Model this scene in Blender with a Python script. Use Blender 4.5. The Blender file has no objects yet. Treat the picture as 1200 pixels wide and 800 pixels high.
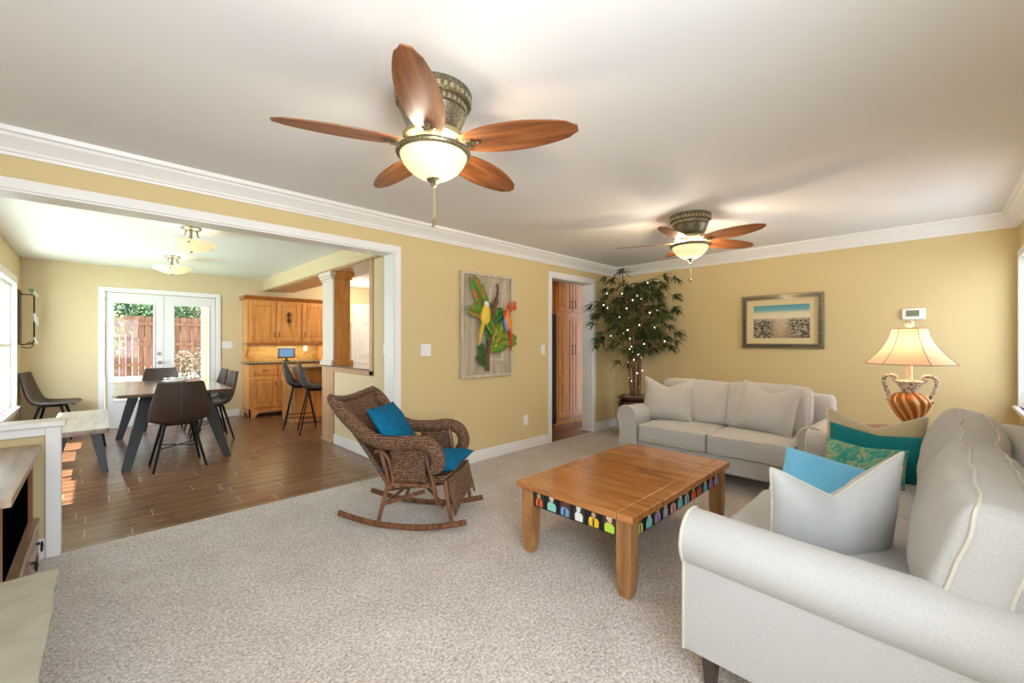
import bpy, bmesh, math, random
from math import sin, cos, pi, radians as R, sqrt, atan2
from mathutils import Vector, Matrix, noise
random.seed(7)
S = bpy.context.scene
COL = S.collection

# ------------------------------------------------------------------ camera, world, sun, big lights, exposure
cd = bpy.data.cameras.new('camera'); cam = bpy.data.objects.new('camera', cd); COL.objects.link(cam)
cam.location = (-5.73, -3.525, 1.30)
cam.rotation_euler = (R(90), 0, R(45.38 - 90))
cd.sensor_width = 36; cd.lens = 492 / 1200 * 36; cd.shift_y = 1 / 1200; cd.clip_start = .05
S.camera = cam
S.view_settings.view_transform = 'Standard'; S.view_settings.look = 'None'
S.view_settings.gamma = 1; S.view_settings.use_curve_mapping = False
S.view_settings.exposure = 0.50
w = bpy.data.worlds.new('sky'); S.world = w; w.use_nodes = True
bgn = w.node_tree.nodes['Background']; bgn.inputs[0].default_value = (.80, .90, 1.0, 1); bgn.inputs[1].default_value = 1.5

def lamp(name, kind, loc, power, color=(1, 1, 1), size=.1, size_y=None, rot=(0, 0, 0), angle=None, spread=None):
    d = bpy.data.lights.new(name, kind); o = bpy.data.objects.new(name, d); COL.objects.link(o)
    d.energy = power; d.color = color; o.location = loc; o.rotation_euler = rot
    if kind == 'AREA':
        d.size = size
        if size_y: d.shape = 'RECTANGLE'; d.size_y = size_y
        if spread: d.spread = spread
    elif kind == 'POINT': d.shadow_soft_size = size
    elif kind == 'SUN': d.angle = angle or .01
    return o
sun_dir = Vector((.36, -.10, -1))
so = lamp('sun', 'SUN', (-12, 8, 14), 13, (1, .96, .90), angle=.012)
so.rotation_euler = sun_dir.to_track_quat('-Z', 'Y').to_euler()
COOL = (.76, .88, 1.0)
# daylight arriving through the windows (each lamp hangs outside its window, facing in)
lamp('daylight_added_window', 'AREA', (-5.55, -4.22, 1.45), 66, COOL, 1.5, 1.3, (R(-78), 0, R(180)))  # daylight for the unseen window added behind the camera
lamp('daylight_corner_window', 'AREA', (-.85, -4.22, 1.45), 14, COOL, 1.3, 1.2, (R(-78), 0, R(180)))
lamp('daylight_dining_window', 'AREA', (-6.75, 3.9, 1.3), 44, COOL, 1.3, 1.5, (0, R(-90), 0))
lamp('daylight_dining_window', 'AREA', (-6.75, 2.2, 1.3), 34, COOL, 1.3, 1.5, (0, R(-90), 0))
lamp('kitchen_fill', 'AREA', (1.0, 3.0, 2.40), 60, (1, .92, .82), 1.6, 1.6, (0, 0, 0))  # unseen fill panel under the kitchen ceiling, added to brighten kitchen and pantry
lamp('ceiling_fill', 'AREA', (-5.85, -3.75, 1.55), 14, (.97, .98, 1), .6, .6, (R(165), 0, R(-45)))  # unseen fill lamp added behind the camera to brighten the ceiling

# ------------------------------------------------------------------ materials
def lin(c):
    if isinstance(c, str):
        c = [int(c[i:i+2], 16) / 255 for i in (0, 2, 4)]
    return tuple((x / 12.92 if x <= .04045 else ((x + .055) / 1.055) ** 2.4) for x in c) + (1,)
def mat(name, col, rough=.6, metal=0, emit=None, es=0, spec=None, sheen=0, coat=0):
    m = bpy.data.materials.new(name); m.use_nodes = True
    b = m.node_tree.nodes['Principled BSDF']
    b.inputs['Base Color'].default_value = lin(col); b.inputs['Roughness'].default_value = rough
    b.inputs['Metallic'].default_value = metal
    if emit: b.inputs['Emission Color'].default_value = lin(emit); b.inputs['Emission Strength'].default_value = es
    if spec is not None: b.inputs['Specular IOR Level'].default_value = spec
    if sheen: b.inputs['Sheen Weight'].default_value = sheen
    if coat: b.inputs['Coat Weight'].default_value = coat; b.inputs['Coat Roughness'].default_value = .15
    return m
def N(m, t): return m.node_tree.nodes.new(t)
def K(m, a, b): m.node_tree.links.new(a, b)
def bs(m): return m.node_tree.nodes['Principled BSDF']
def coord(m, sc=(1, 1, 1), rot=(0, 0, 0), kind='Object'):
    tc = N(m, 'ShaderNodeTexCoord'); mp = N(m, 'ShaderNodeMapping'); mp.inputs['Scale'].default_value = sc
    mp.inputs['Rotation'].default_value = rot; K(m, tc.outputs[kind], mp.inputs[0]); return mp.outputs[0]
def ramp(m, fac, stops):
    r = N(m, 'ShaderNodeValToRGB'); e = r.color_ramp.elements
    while len(e) < len(stops): e.new(.5)
    for i, (p, c) in enumerate(stops): e[i].position = p; e[i].color = lin(c)
    K(m, fac, r.inputs[0]); return r.outputs[0]
def noi(m, vec, scale, detail=2, rough=.5, dist=0):
    n = N(m, 'ShaderNodeTexNoise'); n.inputs['Scale'].default_value = scale; n.inputs['Detail'].default_value = detail
    n.inputs['Roughness'].default_value = rough; n.inputs['Distortion'].default_value = dist
    K(m, vec, n.inputs['Vector']); return n.outputs[0]
def bump(m, h, strength=.3, dist=.01):
    b = N(m, 'ShaderNodeBump'); b.inputs['Strength'].default_value = strength; b.inputs['Distance'].default_value = dist
    K(m, h, b.inputs['Height']); K(m, b.outputs[0], bs(m).inputs['Normal'])
def mixc(m, f, a, b, mode='MIX'):
    x = N(m, 'ShaderNodeMix'); x.data_type = 'RGBA'; x.blend_type = mode
    for s, v in ((x.inputs[0], f), (x.inputs[6], a), (x.inputs[7], b)):
        if isinstance(v, (int, float)): s.default_value = v
        elif isinstance(v, (tuple, str)): s.default_value = lin(v) if isinstance(v, str) else v
        else: K(m, v, s)
    return x.outputs[2]
def wood(name, c1, c2, rough=.35, scale=1.0, axis=0, coat=.2, c3=None):
    m = mat(name, c1, rough, coat=coat)
    sc = [14, 14, 14]; sc[axis] = 1.6
    v = coord(m, tuple(s * scale for s in sc))
    n = noi(m, v, 1.5, 6, .6, .6)
    st = [(.3, c2), (.5, c1), (.72, c3 or c1)]
    K(m, ramp(m, n, st), bs(m).inputs['Base Color']); bump(m, n, .08, .003)
    return m
def fabric(name, c1, c2, scale=260, rough=.95, b=.25, sheen=.2):
    m = mat(name, c1, rough, sheen=sheen, spec=.15)
    v = coord(m); n = noi(m, v, scale, 3, .7); n2 = noi(m, v, 14, 2)
    K(m, ramp(m, n, [(.3, c2), (.65, c1)]), bs(m).inputs['Base Color'])
    ad = N(m, 'ShaderNodeMath'); ad.operation = 'ADD'; K(m, n, ad.inputs[0]); K(m, n2, ad.inputs[1]); bump(m, ad.outputs[0], b, .003)
    return m
def wallpaint(name, c):
    m = mat(name, c, .75, spec=.25); bump(m, noi(m, coord(m), 180, 3), .05, .002); return m

M = {}
M['wall'] = wallpaint('yellow_wall_paint', 'D6C191')
M['wallB'] = M['wall']
M['wall_dining'] = wallpaint('daylit_yellow_paint', 'DAC8A0')  # same yellow paint, colour lightened for the window daylight on it
M['ceil'] = wallpaint('ceiling_paint', 'E6E4E4')
M['ceil_dining'] = wallpaint('dining_ceiling_paint', 'EEEDE9')
M['trim'] = mat('white_trim_paint', 'EDEBE8', .35)
M['cream_trim'] = mat('cream_column_face', 'DCCFBF', .35)  # cream tone on the upper column's dining-side face only
M['door_white'] = mat('white_door_paint', 'E9E8E6', .35)
M['oak'] = wood('golden_oak_cabinet', 'D8924C', 'BF7A38', .3, 1, 2, .3, 'E2A45E')
M['oak_light'] = wood('light_oak_panel', 'C39A72', 'AC8058', .35, 1, 2, .2, 'CBA57E')
M['oak_dark'] = wood('oak_crown', 'A9682F', '8C5020', .35, 1, 0, .2)
M['dark_metal'] = mat('dark_bronze_metal', '3A3128', .4, .8)
M['black_metal'] = mat('black_metal', '1B1B1D', .45, .6)
M['chrome'] = mat('brushed_nickel', '968F82', .35, .9)
M['plastic'] = mat('white_plastic', 'F0EEEA', .4)
M['black'] = mat('black_panel', '101012', .4)
M['fridge'] = mat('black_fridge', '1C1816', .3)
# carpet
m = M['carpet'] = mat('speckled_carpet', 'B5A99E', 1, sheen=.2, spec=.05)
v = coord(m); vo = N(m, 'ShaderNodeTexVoronoi'); vo.inputs['Scale'].default_value = 150; K(m, v, vo.inputs['Vector']); n1 = noi(m, v, 75, 4, .8); n2 = noi(m, v, 3.4, 4, .65); n3 = noi(m, v, 190, 2, .7)
c = ramp(m, n1, [(.40, '6B5D54'), (.49, 'C0B4AA'), (.58, 'F0E9E3')])
sv = N(m, 'ShaderNodeSeparateColor'); K(m, vo.outputs[1], sv.inputs[0]); c = mixc(m, .45, c, ramp(m, sv.outputs[0], [(.1, '6A5E57'), (.35, 'B8ABA2'), (.9, 'F2ECE7')]))
c = mixc(m, .12, c, ramp(m, n3, [(.35, '9C918A'), (.65, 'DED6D0')]))
c = mixc(m, .25, c, ramp(m, n2, [(.35, 'ADA097'), (.65, 'DAD4D0')]))
K(m, c, bs(m).inputs['Base Color']); bump(m, n1, .5, .008)
# wood-look plank tile
m = M['planks'] = mat('wood_plank_tile', '8A5A38', .28, coat=.25)
v = coord(m, (1, 1, 1))
sp = N(m, 'ShaderNodeSeparateXYZ'); K(m, v, sp.inputs[0])
def mth(op, a, b_=None):
    n_ = N(m, 'ShaderNodeMath'); n_.operation = op
    for i_, q_ in enumerate((a, b_)):
        if q_ is None: continue
        if isinstance(q_, (int, float)): n_.inputs[i_].default_value = q_
        else: K(m, q_, n_.inputs[i_])
    return n_.outputs[0]
row = mth('FLOOR', mth('DIVIDE', sp.outputs[1], .155)); wn = N(m, 'ShaderNodeTexWhiteNoise'); wn.noise_dimensions = '1D'; K(m, row, wn.inputs['W'])
cb = N(m, 'ShaderNodeCombineXYZ'); K(m, mth('ADD', sp.outputs[0], mth('MULTIPLY', wn.outputs[0], 7.3)), cb.inputs[0]); K(m, sp.outputs[1], cb.inputs[1])
b = N(m, 'ShaderNodeTexBrick'); K(m, cb.outputs[0], b.inputs['Vector']); b.inputs['Scale'].default_value = 1
b.inputs['Brick Width'].default_value = .9; b.inputs['Row Height'].default_value = .155; b.inputs['Mortar Size'].default_value = .004
b.offset = 0; b.inputs['Color1'].default_value = lin('7C563A'); b.inputs['Color2'].default_value = lin('5C3C27'); b.inputs['Mortar'].default_value = lin('B79D80')
b.inputs['Bias'].default_value = 0
g = noi(m, coord(m, (2.2, 26, 10)), 1.4, 6, .65, .8)
c = mixc(m, .55, b.outputs[0], ramp(m, g, [(.32, '452C1F'), (.5, '785136'), (.7, '9A7452')]))
c = mixc(m, b.outputs[1], c, 'B39A7C'); K(m, c, bs(m).inputs['Base Color'])
g2 = noi(m, coord(m), 5, 3); rr = N(m, 'ShaderNodeMapRange'); K(m, g2, rr.inputs[0]); rr.inputs[3].default_value = .2; rr.inputs[4].default_value = .42
K(m, rr.outputs[0], bs(m).inputs['Roughness']); bump(m, g, .12, .002)
M['sofa'] = fabric('light_woven_upholstery', 'C3C1BE', 'A8A5A1', 420, .95, .15)
M['sofa_pipe'] = fabric('upholstery_piping', 'D2CDC2', 'BBB5A8', 400)
M['pillow_grey'] = fabric('pale_grey_pillow', 'C4C3C2', 'ABAAA9', 420, .95, .15)
M['pillow_tan'] = fabric('tan_pillow_fabric', 'C4B594', 'A99A7B', 240)
M['teal'] = fabric('teal_velvet', '0C7C80', '07666C', 60, .7, .1, .1)
M['ltblue'] = fabric('bright_blue_cotton', '7ECBF4', '6DC0F0', 300, .8, .1)
M['rteal'] = fabric('peacock_blue_suede', '0D6C94', '085A80', 30, .8, .1, 0)
m = M['green_pattern'] = fabric('green_gold_damask', '4F9A87', '3F8B79', 200)
c = ramp(m, noi(m, coord(m), 17, 4, .6, 1.5), [(.40, '3E8E80'), (.5, '5FA38C'), (.56, 'B7AF73'), (.62, '4A9484')])
K(m, c, bs(m).inputs['Base Color'])
M['honey'] = wood('honey_oak_tabletop', 'B4743A', '8E5424', .2, .8, 1, .6, 'C4854A')
M['honey_leg'] = wood('honey_oak_leg', 'A9794A', '8A5C34', .4, .8, 2, .1, 'B98858')
M['walnut'] = wood('walnut_fan_blade', '834C28', '5A3118', .45, 1.2, 0, .05, '9C6238')
M['dtable'] = wood('dark_walnut_table', '6F5744', '4E3B2D', .14, .8, 1, .7, '7F6652')
M['bench'] = wood('grey_washed_bench', 'A0948A', '877A6F', .35, .8, 1, .3, 'B0A498')
M['leather'] = mat('brown_faux_leather', '46362E', .42, spec=.5); bump(M['leather'], noi(M['leather'], coord(M['leather']), 90, 3), .15, .003)
M['leather_grey'] = mat('charcoal_faux_leather', '3B3A3A', .38); bump(M['leather_grey'], noi(M['leather_grey'], coord(M['leather_grey']), 90, 3), .15, .003)
M['stitch'] = mat('stitching', '7A6A5E', .7)
M['bleg'] = mat('black_table_leg', '1E2024', .4)
m = M['pewter'] = mat('antique_pewter', '8A8168', .42, .75)
K(m, ramp(m, noi(m, coord(m), 130, 4), [(.35, '5A5340'), (.6, '958C72')]), bs(m).inputs['Base Color']); bump(m, noi(m, coord(m), 60, 3), .3, .004)
M['pewter_light'] = mat('champagne_bronze', 'B5A87F', .35, .7)
M['glass_glow'] = mat('lit_frosted_glass', 'E8D8B4', .5, emit='FFE0A8', es=.5)
M['glass_glow2'] = mat('lit_alabaster_glass', 'DDD0A4', .5, emit='FFE9B4', es=.5)
M['shade'] = mat('pleated_silk_shade', 'E6BFA2', .8)
m = M['shade']; bs(m).inputs['Emission Color'].default_value = lin('FFCBA0'); bs(m).inputs['Emission Strength'].default_value = .12
wv = N(m, 'ShaderNodeTexNoise'); wv.inputs['Scale'].default_value = 1; K(m, coord(m, (90, 90, 3)), wv.inputs['Vector']); bump(m, wv.outputs[0], .3, .003)
m2 = m.node_tree; tr = N(m, 'ShaderNodeBsdfTranslucent'); tr.inputs[0].default_value = lin('F6D3B2'); mx = N(m, 'ShaderNodeMixShader'); mx.inputs[0].default_value = .3
K(m, bs(m).outputs[0], mx.inputs[1]); K(m, tr.outputs[0], mx.inputs[2]); K(m, mx.outputs[0], m2.nodes['Material Output'].inputs[0])
M['cream'] = mat('cream_resin', 'F0E2C4', .5)
M['rib'] = mat('shade_rib', '8A6A4C', .7)
# wicker
def wicker(name, c1, c2, s=55):
    m = mat(name, c1, .5)
    v = coord(m, (s, s, s * 1.3)); ck = N(m, 'ShaderNodeTexVoronoi'); ck.inputs['Scale'].default_value = 1; K(m, v, ck.inputs['Vector'])
    wz = N(m, 'ShaderNodeTexWave'); wz.bands_direction = 'Z'; wz.inputs['Scale'].default_value = s / 2.4; wz.inputs['Distortion'].default_value = 3.0; wz.inputs['Detail Scale'].default_value = 6; K(m, coord(m), wz.inputs['Vector'])
    mu = N(m, 'ShaderNodeMath'); mu.operation = 'MULTIPLY'; K(m, ck.outputs[0], mu.inputs[0]); K(m, wz.outputs[1], mu.inputs[1])
    K(m, ramp(m, mu.outputs[0], [(.0, c2), (.06, c2), (.5, c1)]), bs(m).inputs['Base Color']); bump(m, mu.outputs[0], .8, -.01); return m
M['wicker'] = wicker('brown_wicker', '9C7458', '3E2417')
M['rattan'] = wood('dark_rattan_pole', '7A5036', '4A2C1B', .35, 2, 2, .2, '8F6446')
M['stone'] = mat('hearth_flagstone', 'ABA48F', .7); m = M['stone']
K(m, ramp(m, noi(m, coord(m), 5, 6, .6), [(.3, '9A9484'), (.55, 'ADA797'), (.75, 'A09A8A')]), bs(m).inputs['Base Color']); bump(m, noi(m, coord(m), 30, 5), .15, .004)
m = M['granite'] = mat('speckled_granite', '5C5348', .15)
K(m, ramp(m, noi(m, coord(m), 90, 4, .7), [(.35, '2E2A26'), (.5, '7A6A55'), (.65, 'A8987E')]), bs(m).inputs['Base Color'])
m = M['splash'] = mat('tan_backsplash', 'B68C50', .4)
K(m, ramp(m, noi(m, coord(m), 16, 5), [(.3, 'A87E45'), (.6, 'C09A60')]), bs(m).inputs['Base Color'])
M['ctop'] = wood('weathered_console_top', 'A08A75', '86705C', .4, .8, 1, .2, 'B09C88')
M['console'] = wood('console_brown_wood', '8A5530', '6B3E20', .4, 1, 2, .2)
M['consolefr'] = wood('console_drawer_wood', '8F6E58', '73543F', .35, 1, 1, .3, 'A58770')
M['darkglass'] = mat('dark_tinted_glass', '050608', .8, spec=0)
M['leaf'] = mat('bamboo_leaf', '3C4A26', .6); m = M['leaf']
K(m, ramp(m, noi(m, coord(m), 9, 2), [(.35, '2C3A1C'), (.6, '586B34')]), bs(m).inputs['Base Color'])
M['cane'] = wood('bamboo_cane', '6E4A30', '49301E', .5, 2, 2, 0, '94704C')
M['pot'] = mat('glazed_brown_pot', '3B211A', .2, coat=.5)
M['soil'] = fabric('dried_moss', '8A7450', '5C4A30', 60)
M['bulb'] = mat('lit_mini_bulb', 'FFF6E0', .4, emit='FFEFCF', es=4)
M['wire'] = mat('thin_wire', '2A2A20', .6)
# window glass
def glassm():
    m = bpy.data.materials.new('window_glass'); m.use_nodes = True; nt = m.node_tree; nt.nodes.remove(nt.nodes['Principled BSDF'])
    t = N(m, 'ShaderNodeBsdfTransparent'); g = N(m, 'ShaderNodeBsdfGlossy'); g.inputs['Roughness'].default_value = .02
    x = N(m, 'ShaderNodeMixShader'); x.inputs[0].default_value = .012
    K(m, t.outputs[0], x.inputs[1]); K(m, g.outputs[0], x.inputs[2]); K(m, x.outputs[0], nt.nodes['Material Output'].inputs[0]); return m
M['glass'] = glassm()
M['screen'] = mat('lit_tablet_screen', '5F7F9F', .3, emit='6C92B8', es=.5)

# ------------------------------------------------------------------ geometry helpers
class G:
    def __init__(s): s.b = bmesh.new(); s.mi = 0
    def face(s, vs):
        try: f = s.b.faces.new(vs); f.material_index = s.mi; f.smooth = True; return f
        except ValueError: return None
    def box(s, x0, x1, y0, y1, z0, z1, M4=None):
        c = [(x0, y0, z0), (x1, y0, z0), (x1, y1, z0), (x0, y1, z0), (x0, y0, z1), (x1, y0, z1), (x1, y1, z1), (x0, y1, z1)]
        v = [s.b.verts.new(M4 @ Vector(p) if M4 else p) for p in c]
        for q in ((3, 2, 1, 0), (4, 5, 6, 7), (0, 1, 5, 4), (1, 2, 6, 5), (2, 3, 7, 6), (3, 0, 4, 7)): s.face([v[i] for i in q])
        return s
    def rings(s, rings, cap=True, closed=True):
        vs = [[s.b.verts.new(p) for p in r] for r in rings]
        n = len(vs[0])
        for a, b_ in zip(vs, vs[1:]):
            for i in range(n if closed else n - 1):
                j = (i + 1) % n; s.face([a[i], a[j], b_[j], b_[i]])
        if cap and closed: s.face(vs[0][::-1]); s.face(vs[-1])
        return s
    def lathe(s, prof, seg=32, c=(0, 0, 0), cap=True):
        return s.rings([[(c[0] + r * cos(2*pi*i/seg), c[1] + r * sin(2*pi*i/seg), c[2] + z) for i in range(seg)] for r, z in prof], cap)
    def tube(s, pts, r, seg=8, flat=1.0, closed=False, up=None):
        pts = [Vector(p) for p in pts]; n = len(pts)
        rs = r if isinstance(r, (list, tuple)) else [r] * n
        out = []; pr = None
        for i, p in enumerate(pts):
            a = pts[(i - 1) % n] if closed or i > 0 else p; b_ = pts[(i + 1) % n] if closed or i < n - 1 else p
            t = (b_ - a).normalized()
            if pr is None:
                u = Vector(up) if up else (Vector((0, 0, 1)) if abs(t.z) < .9 else Vector((1, 0, 0)))
            else: u = pr
            x = (u - t * u.dot(t))
            if x.length < 1e-6: x = t.orthogonal()
            x.normalize(); y = t.cross(x); pr = x
            out.append([p + (x * cos(2*pi*k/seg) * flat + y * sin(2*pi*k/seg)) * rs[i] for k in range(seg)])
        if closed:
            out.append(out[0]); return s.rings(out, cap=False)
        return s.rings(out)
    def prism(s, poly, y0, y1, ax='y'):
        # poly = list of (a,b); ax = extrusion axis
        def P(a, b_, t): return {'y': (a, t, b_), 'x': (t, a, b_), 'z': (a, b_, t)}[ax]
        return s.rings([[P(a, b_, y0) for a, b_ in poly], [P(a, b_, y1) for a, b_ in poly]])
    def grid(s, f, nu, nv, wrapu=False):
        vs = [[s.b.verts.new(f(i / nu, j / nv)) for j in range(nv + 1)] for i in range(nu if wrapu else nu + 1)]
        for i in range(nu):
            a = vs[i]; b_ = vs[(i + 1) % len(vs)]
            for j in range(nv): s.face([a[j], b_[j], b_[j+1], a[j+1]])
        return s
    def ball(s, c, r, sx=1, sy=1, sz=1, seg=16, rg=10, rot=None):
        rr = []
        for j in range(rg + 1):
            t = -pi/2 + pi * j / rg; q = max(cos(t), .01)
            ring = [Vector((r*sx*q*cos(2*pi*i/seg), r*sy*q*sin(2*pi*i/seg), r*sz*sin(t))) for i in range(seg)]
            if rot: ring = [rot @ p for p in ring]
            rr.append([p + Vector(c) for p in ring])
        return s.rings(rr)
def obj(name, g, mats, parent=None, loc=(0, 0, 0), rot=(0, 0, 0), bevel=0, sharp=38, solid=0, sub=0):
    bm = g.b
    bmesh.ops.recalc_face_normals(bm, faces=bm.faces)
    for e in bm.edges:
        if len(e.link_faces) == 2 and e.calc_face_angle(0) > R(sharp): e.smooth = False
    me = bpy.data.meshes.new(name); bm.to_mesh(me); bm.free()
    for m_ in (mats if isinstance(mats, (list, tuple)) else [mats]): me.materials.append(M[m_] if isinstance(m_, str) else m_)
    o = bpy.data.objects.new(name, me); COL.objects.link(o); o.location = loc; o.rotation_euler = rot
    if parent: o.parent = parent
    if solid: md = o.modifiers.new('solid', 'SOLIDIFY'); md.thickness = solid; md.offset = 0
    if bevel:
        md = o.modifiers.new('bevel', 'BEVEL'); md.width = bevel; md.segments = 2; md.limit_method = 'ANGLE'; md.angle_limit = R(40)
        md.harden_normals = False
    if sub: md = o.modifiers.new('sub', 'SUBSURF'); md.levels = sub; md.render_levels = sub
    return o
def tag(o, label, cat, group=None):
    o['label'] = label; o['category'] = cat
    if group: o['group'] = group
    return o
def thing(name, label, cat, loc=(0, 0, 0), rz=0, group=None):
    o = bpy.data.objects.new(name, None); COL.objects.link(o); o.location = loc; o.rotation_euler = (0, 0, rz)
    o.empty_display_size = .1
    return tag(o, label, cat, group)
def struct(name, g, mats, **k):
    o = obj(name, g, mats, **k)
    if not o.parent: o['kind'] = 'structure'
    return o
def dup(root, loc, rz=None, label=None):
    r = root.copy(); COL.objects.link(r); r.location = loc
    if rz is not None: r.rotation_euler = (0, 0, rz)
    if label: r['label'] = label
    for ch in list(root.children):
        c = ch.copy(); COL.objects.link(c); c.parent = r
        for h in list(ch.children):
            d = h.copy(); COL.objects.link(d); d.parent = c
    return r
def B(*a): return G().box(*a)
def rect_minus(g, x0, x1, z0, z1, holes, y0, y1, swap=False):
    """wall slab with rectangular holes: x along the wall, y thickness"""
    xs = sorted({x0, x1, *[h[0] for h in holes], *[h[1] for h in holes]}); zs = sorted({z0, z1, *[h[2] for h in holes], *[h[3] for h in holes]})
    xs = [x for x in xs if x0 <= x <= x1]; zs = [z for z in zs if z0 <= z <= z1]
    for a, b_ in zip(xs, xs[1:]):
        run = None
        for c, d in zip(zs, zs[1:]):
            inh = any(h[0] <= (a+b_)/2 <= h[1] and h[2] <= (c+d)/2 <= h[3] for h in holes)
            if not inh:
                if run is None: run = [c, d]
                else: run[1] = d
            if (inh or d == zs[-1]) and run:
                (g.box(y0, y1, a, b_, run[0], run[1]) if swap else g.box(a, b_, y0, y1, run[0], run[1])); run = None
    return g

# ------------------------------------------------------------------ room shell
XL, YD, CZ, DZ = -6.47, -4.03, 2.44, 2.45
YB = 5.2       # far dining / kitchen wall
XR = 2.2       # far side of the kitchen
CE = .275      # carpet edge
struct('floor', B(XL - .12, .12, YD - .12, CE, -.06, 0), 'carpet')['kind'] = 'structure'
struct('floor_dining', B(XL - .12, XR + .12, CE, YB + .12, -.06, 0), 'planks')
struct('floor_doorway', B(-1.53, -.62, .012, CE, -.001, .003), 'planks')
struct('ceiling', B(XL - .12, .12, YD - .12, .17, CZ, CZ + .08), 'ceil')
struct('ceiling_dining', B(XL - .12, XR + .12, .17, YB + .12, DZ, DZ + .08), 'ceil_dining')
# wall A : long wall with the wide opening and the doorway
g = rect_minus(G(), XL - .12, .12, 0, CZ, [(XL - .2, -3.775, -.1, 2.135), (-1.545, -.605, -.1, 2.155)], 0, .17)
struct('wall_back', g, 'wall')
struct('wall_right', B(0, .12, YD - .12, 0, 0, CZ), 'wallB')
g = rect_minus(G(), XL - .12, 0, 0, CZ, [(-6.3, -4.75, .75, 2.08), (-1.55, -.13, .75, 2.02)], YD - .14, YD)
struct('wall_front', g, 'wall')
g = rect_minus(G(), YD - .14, YB + .12, 0, DZ, [(3.25, 4.55, .50, 2.03), (1.5, 2.95, .50, 2.03)], XL - .14, XL, swap=True)
struct('wall_left', g, 'wall_dining')
g = rect_minus(G(), XL - .12, XR + .12, 0, DZ, [(-5.655, -4.285, -.1, 2.06), (-2.32, -2.0, 1.0, 1.95)], YB, YB + .14)
struct('wall_far', g, 'wall_dining')
struct('wall_kitchen_side', B(XR, XR + .12, .17, YB + .12, 0, DZ), 'wall_dining')
# partition between dining room and kitchen, and the soffit beam
g = G().box(-3.56, -3.42, .17, .93, 0, 2.235).box(-3.56, -3.42, .93, 1.93, 0, .985)
struct('wall_partition', g, 'wall_dining')
struct('wall_soffit', B(-3.56, -3.15, .17, YB, 2.245, DZ), 'wall_dining')
g = G().box(-3.585, -3.14, .17, YB - .36, 2.225, 2.25).box(-3.56, -3.16, .17, YB - .36, 2.215, 2.226)
struct('trim_1', g, 'oak_light', bevel=.003)
# passthrough casing (front, brown wood)
g = G().box(-3.575, -3.40, .85, .93, .93, 2.22)
g.box(-3.575, -3.40, .85, 1.94, .925, .985)
struct('trim_2', g, 'oak_light', bevel=.004)
# header and jamb casing of the wide opening
g = G().box(XL, -3.72, -.018, 0, 2.13, 2.19).box(-3.78, -3.72, -.018, 0, 0, 2.13)
g.box(XL, -3.79, -.004, .174, 2.118, 2.133).box(-3.79, -3.778, -.004, .174, 0, 2.133)
g.box(XL, -3.72, .17, .188, 2.13, 2.19).box(-3.78, -3.72, .17, .188, 0, 2.13)
struct('trim_3', g, 'trim', bevel=.003)
# doorway casing
g = G().box(-1.60, -1.54, -.02, 0, 0, 2.22).box(-.61, -.55, -.02, 0, 0, 2.22).box(-1.54, -.61, -.02, 0, 2.15, 2.22)
g.box(-1.543, -1.53, -.004, .175, 0, 2.15).box(-.62, -.607, -.004, .175, 0, 2.15).box(-1.53, -.62, -.004, .175, 2.14, 2.153)
struct('trim_4', g, 'trim', bevel=.004)
# crown moulding
cr = [(0, 2.31), (.012, 2.31), (.014, 2.325), (.022, 2.33), (.022, 2.345), (.045, 2.37), (.075, 2.395), (.082, 2.41), (.10, 2.415), (.105, 2.44), (0, 2.44)]
g = G(); g.prism([(-a, z) for a, z in cr], XL, 0, ax='x'); struct('trim_5', g, 'trim', sharp=25)
g = G(); g.prism([(-a, z) for a, z in cr], YD, 0, ax='y'); struct('trim_6', g, 'trim', sharp=25)
g = G(); g.prism([(YD + a, z) for a, z in cr], XL, 0, ax='x'); struct('trim_7', g, 'trim', sharp=25)
def basebd(name, x0, x1, y0, y1): struct(name, B(x0, x1, y0, y1, 0, .125), 'trim', bevel=.006)
basebd('baseboard_back', -3.72, -1.60, -.016, 0); basebd('baseboard_back_corner', -.55, 0, -.016, 0)
basebd('baseboard_right', -.016, 0, YD, -.016); basebd('baseboard_front', XL, -.016, YD, YD + .016)
basebd('baseboard_partition', -3.576, -3.56, .19, 1.93); basebd('baseboard_far', XL, -5.725, YB - .016, YB)
basebd('baseboard_far_right', -4.215, -3.93, YB - .016, YB); basebd('baseboard_left', XL, XL + .016, .4, YB)
# low half wall at the left, with recessed panel, cap and baseboard
g = G().box(XL, -5.89, .27, .36, 0, .79); g.box(-5.955, -5.89, .24, .27, 0, .79).box(XL, -5.955, .24, .27, .74, .79)
struct('trim_8', g, 'trim', bevel=.004)
struct('trim_9', B(XL, -5.87, .215, .385, .79, .825), 'trim', bevel=.008)
struct('wall_half_panel', B(XL, -5.955, .264, .27, .12, .74), 'wall')
struct('baseboard_half_wall', B(XL, -5.955, .25, .264, 0, .12), 'trim', bevel=.003)
# column between kitchen and dining room
g = G().box(-3.575, -3.34, 1.94, 2.31, 0, .985); g.box(-3.59, -3.33, 1.93, 2.325, 0, .03)
struct('trim_10', g, 'oak_light', bevel=.003)
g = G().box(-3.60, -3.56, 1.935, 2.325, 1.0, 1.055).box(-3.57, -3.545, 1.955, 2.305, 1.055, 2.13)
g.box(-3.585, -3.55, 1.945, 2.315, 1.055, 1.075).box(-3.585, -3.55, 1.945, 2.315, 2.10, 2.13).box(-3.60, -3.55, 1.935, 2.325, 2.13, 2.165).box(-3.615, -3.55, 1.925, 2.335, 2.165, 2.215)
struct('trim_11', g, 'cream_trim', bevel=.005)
g = G().box(-3.545, -3.34, 1.955, 2.305, 1.0, 2.13).box(-3.55, -3.31, 1.925, 2.32, 1.0, 1.06).box(-3.55, -3.32, 1.94, 2.32, 2.13, 2.165).box(-3.55, -3.30, 1.915, 2.33, 2.165, 2.215)
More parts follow.
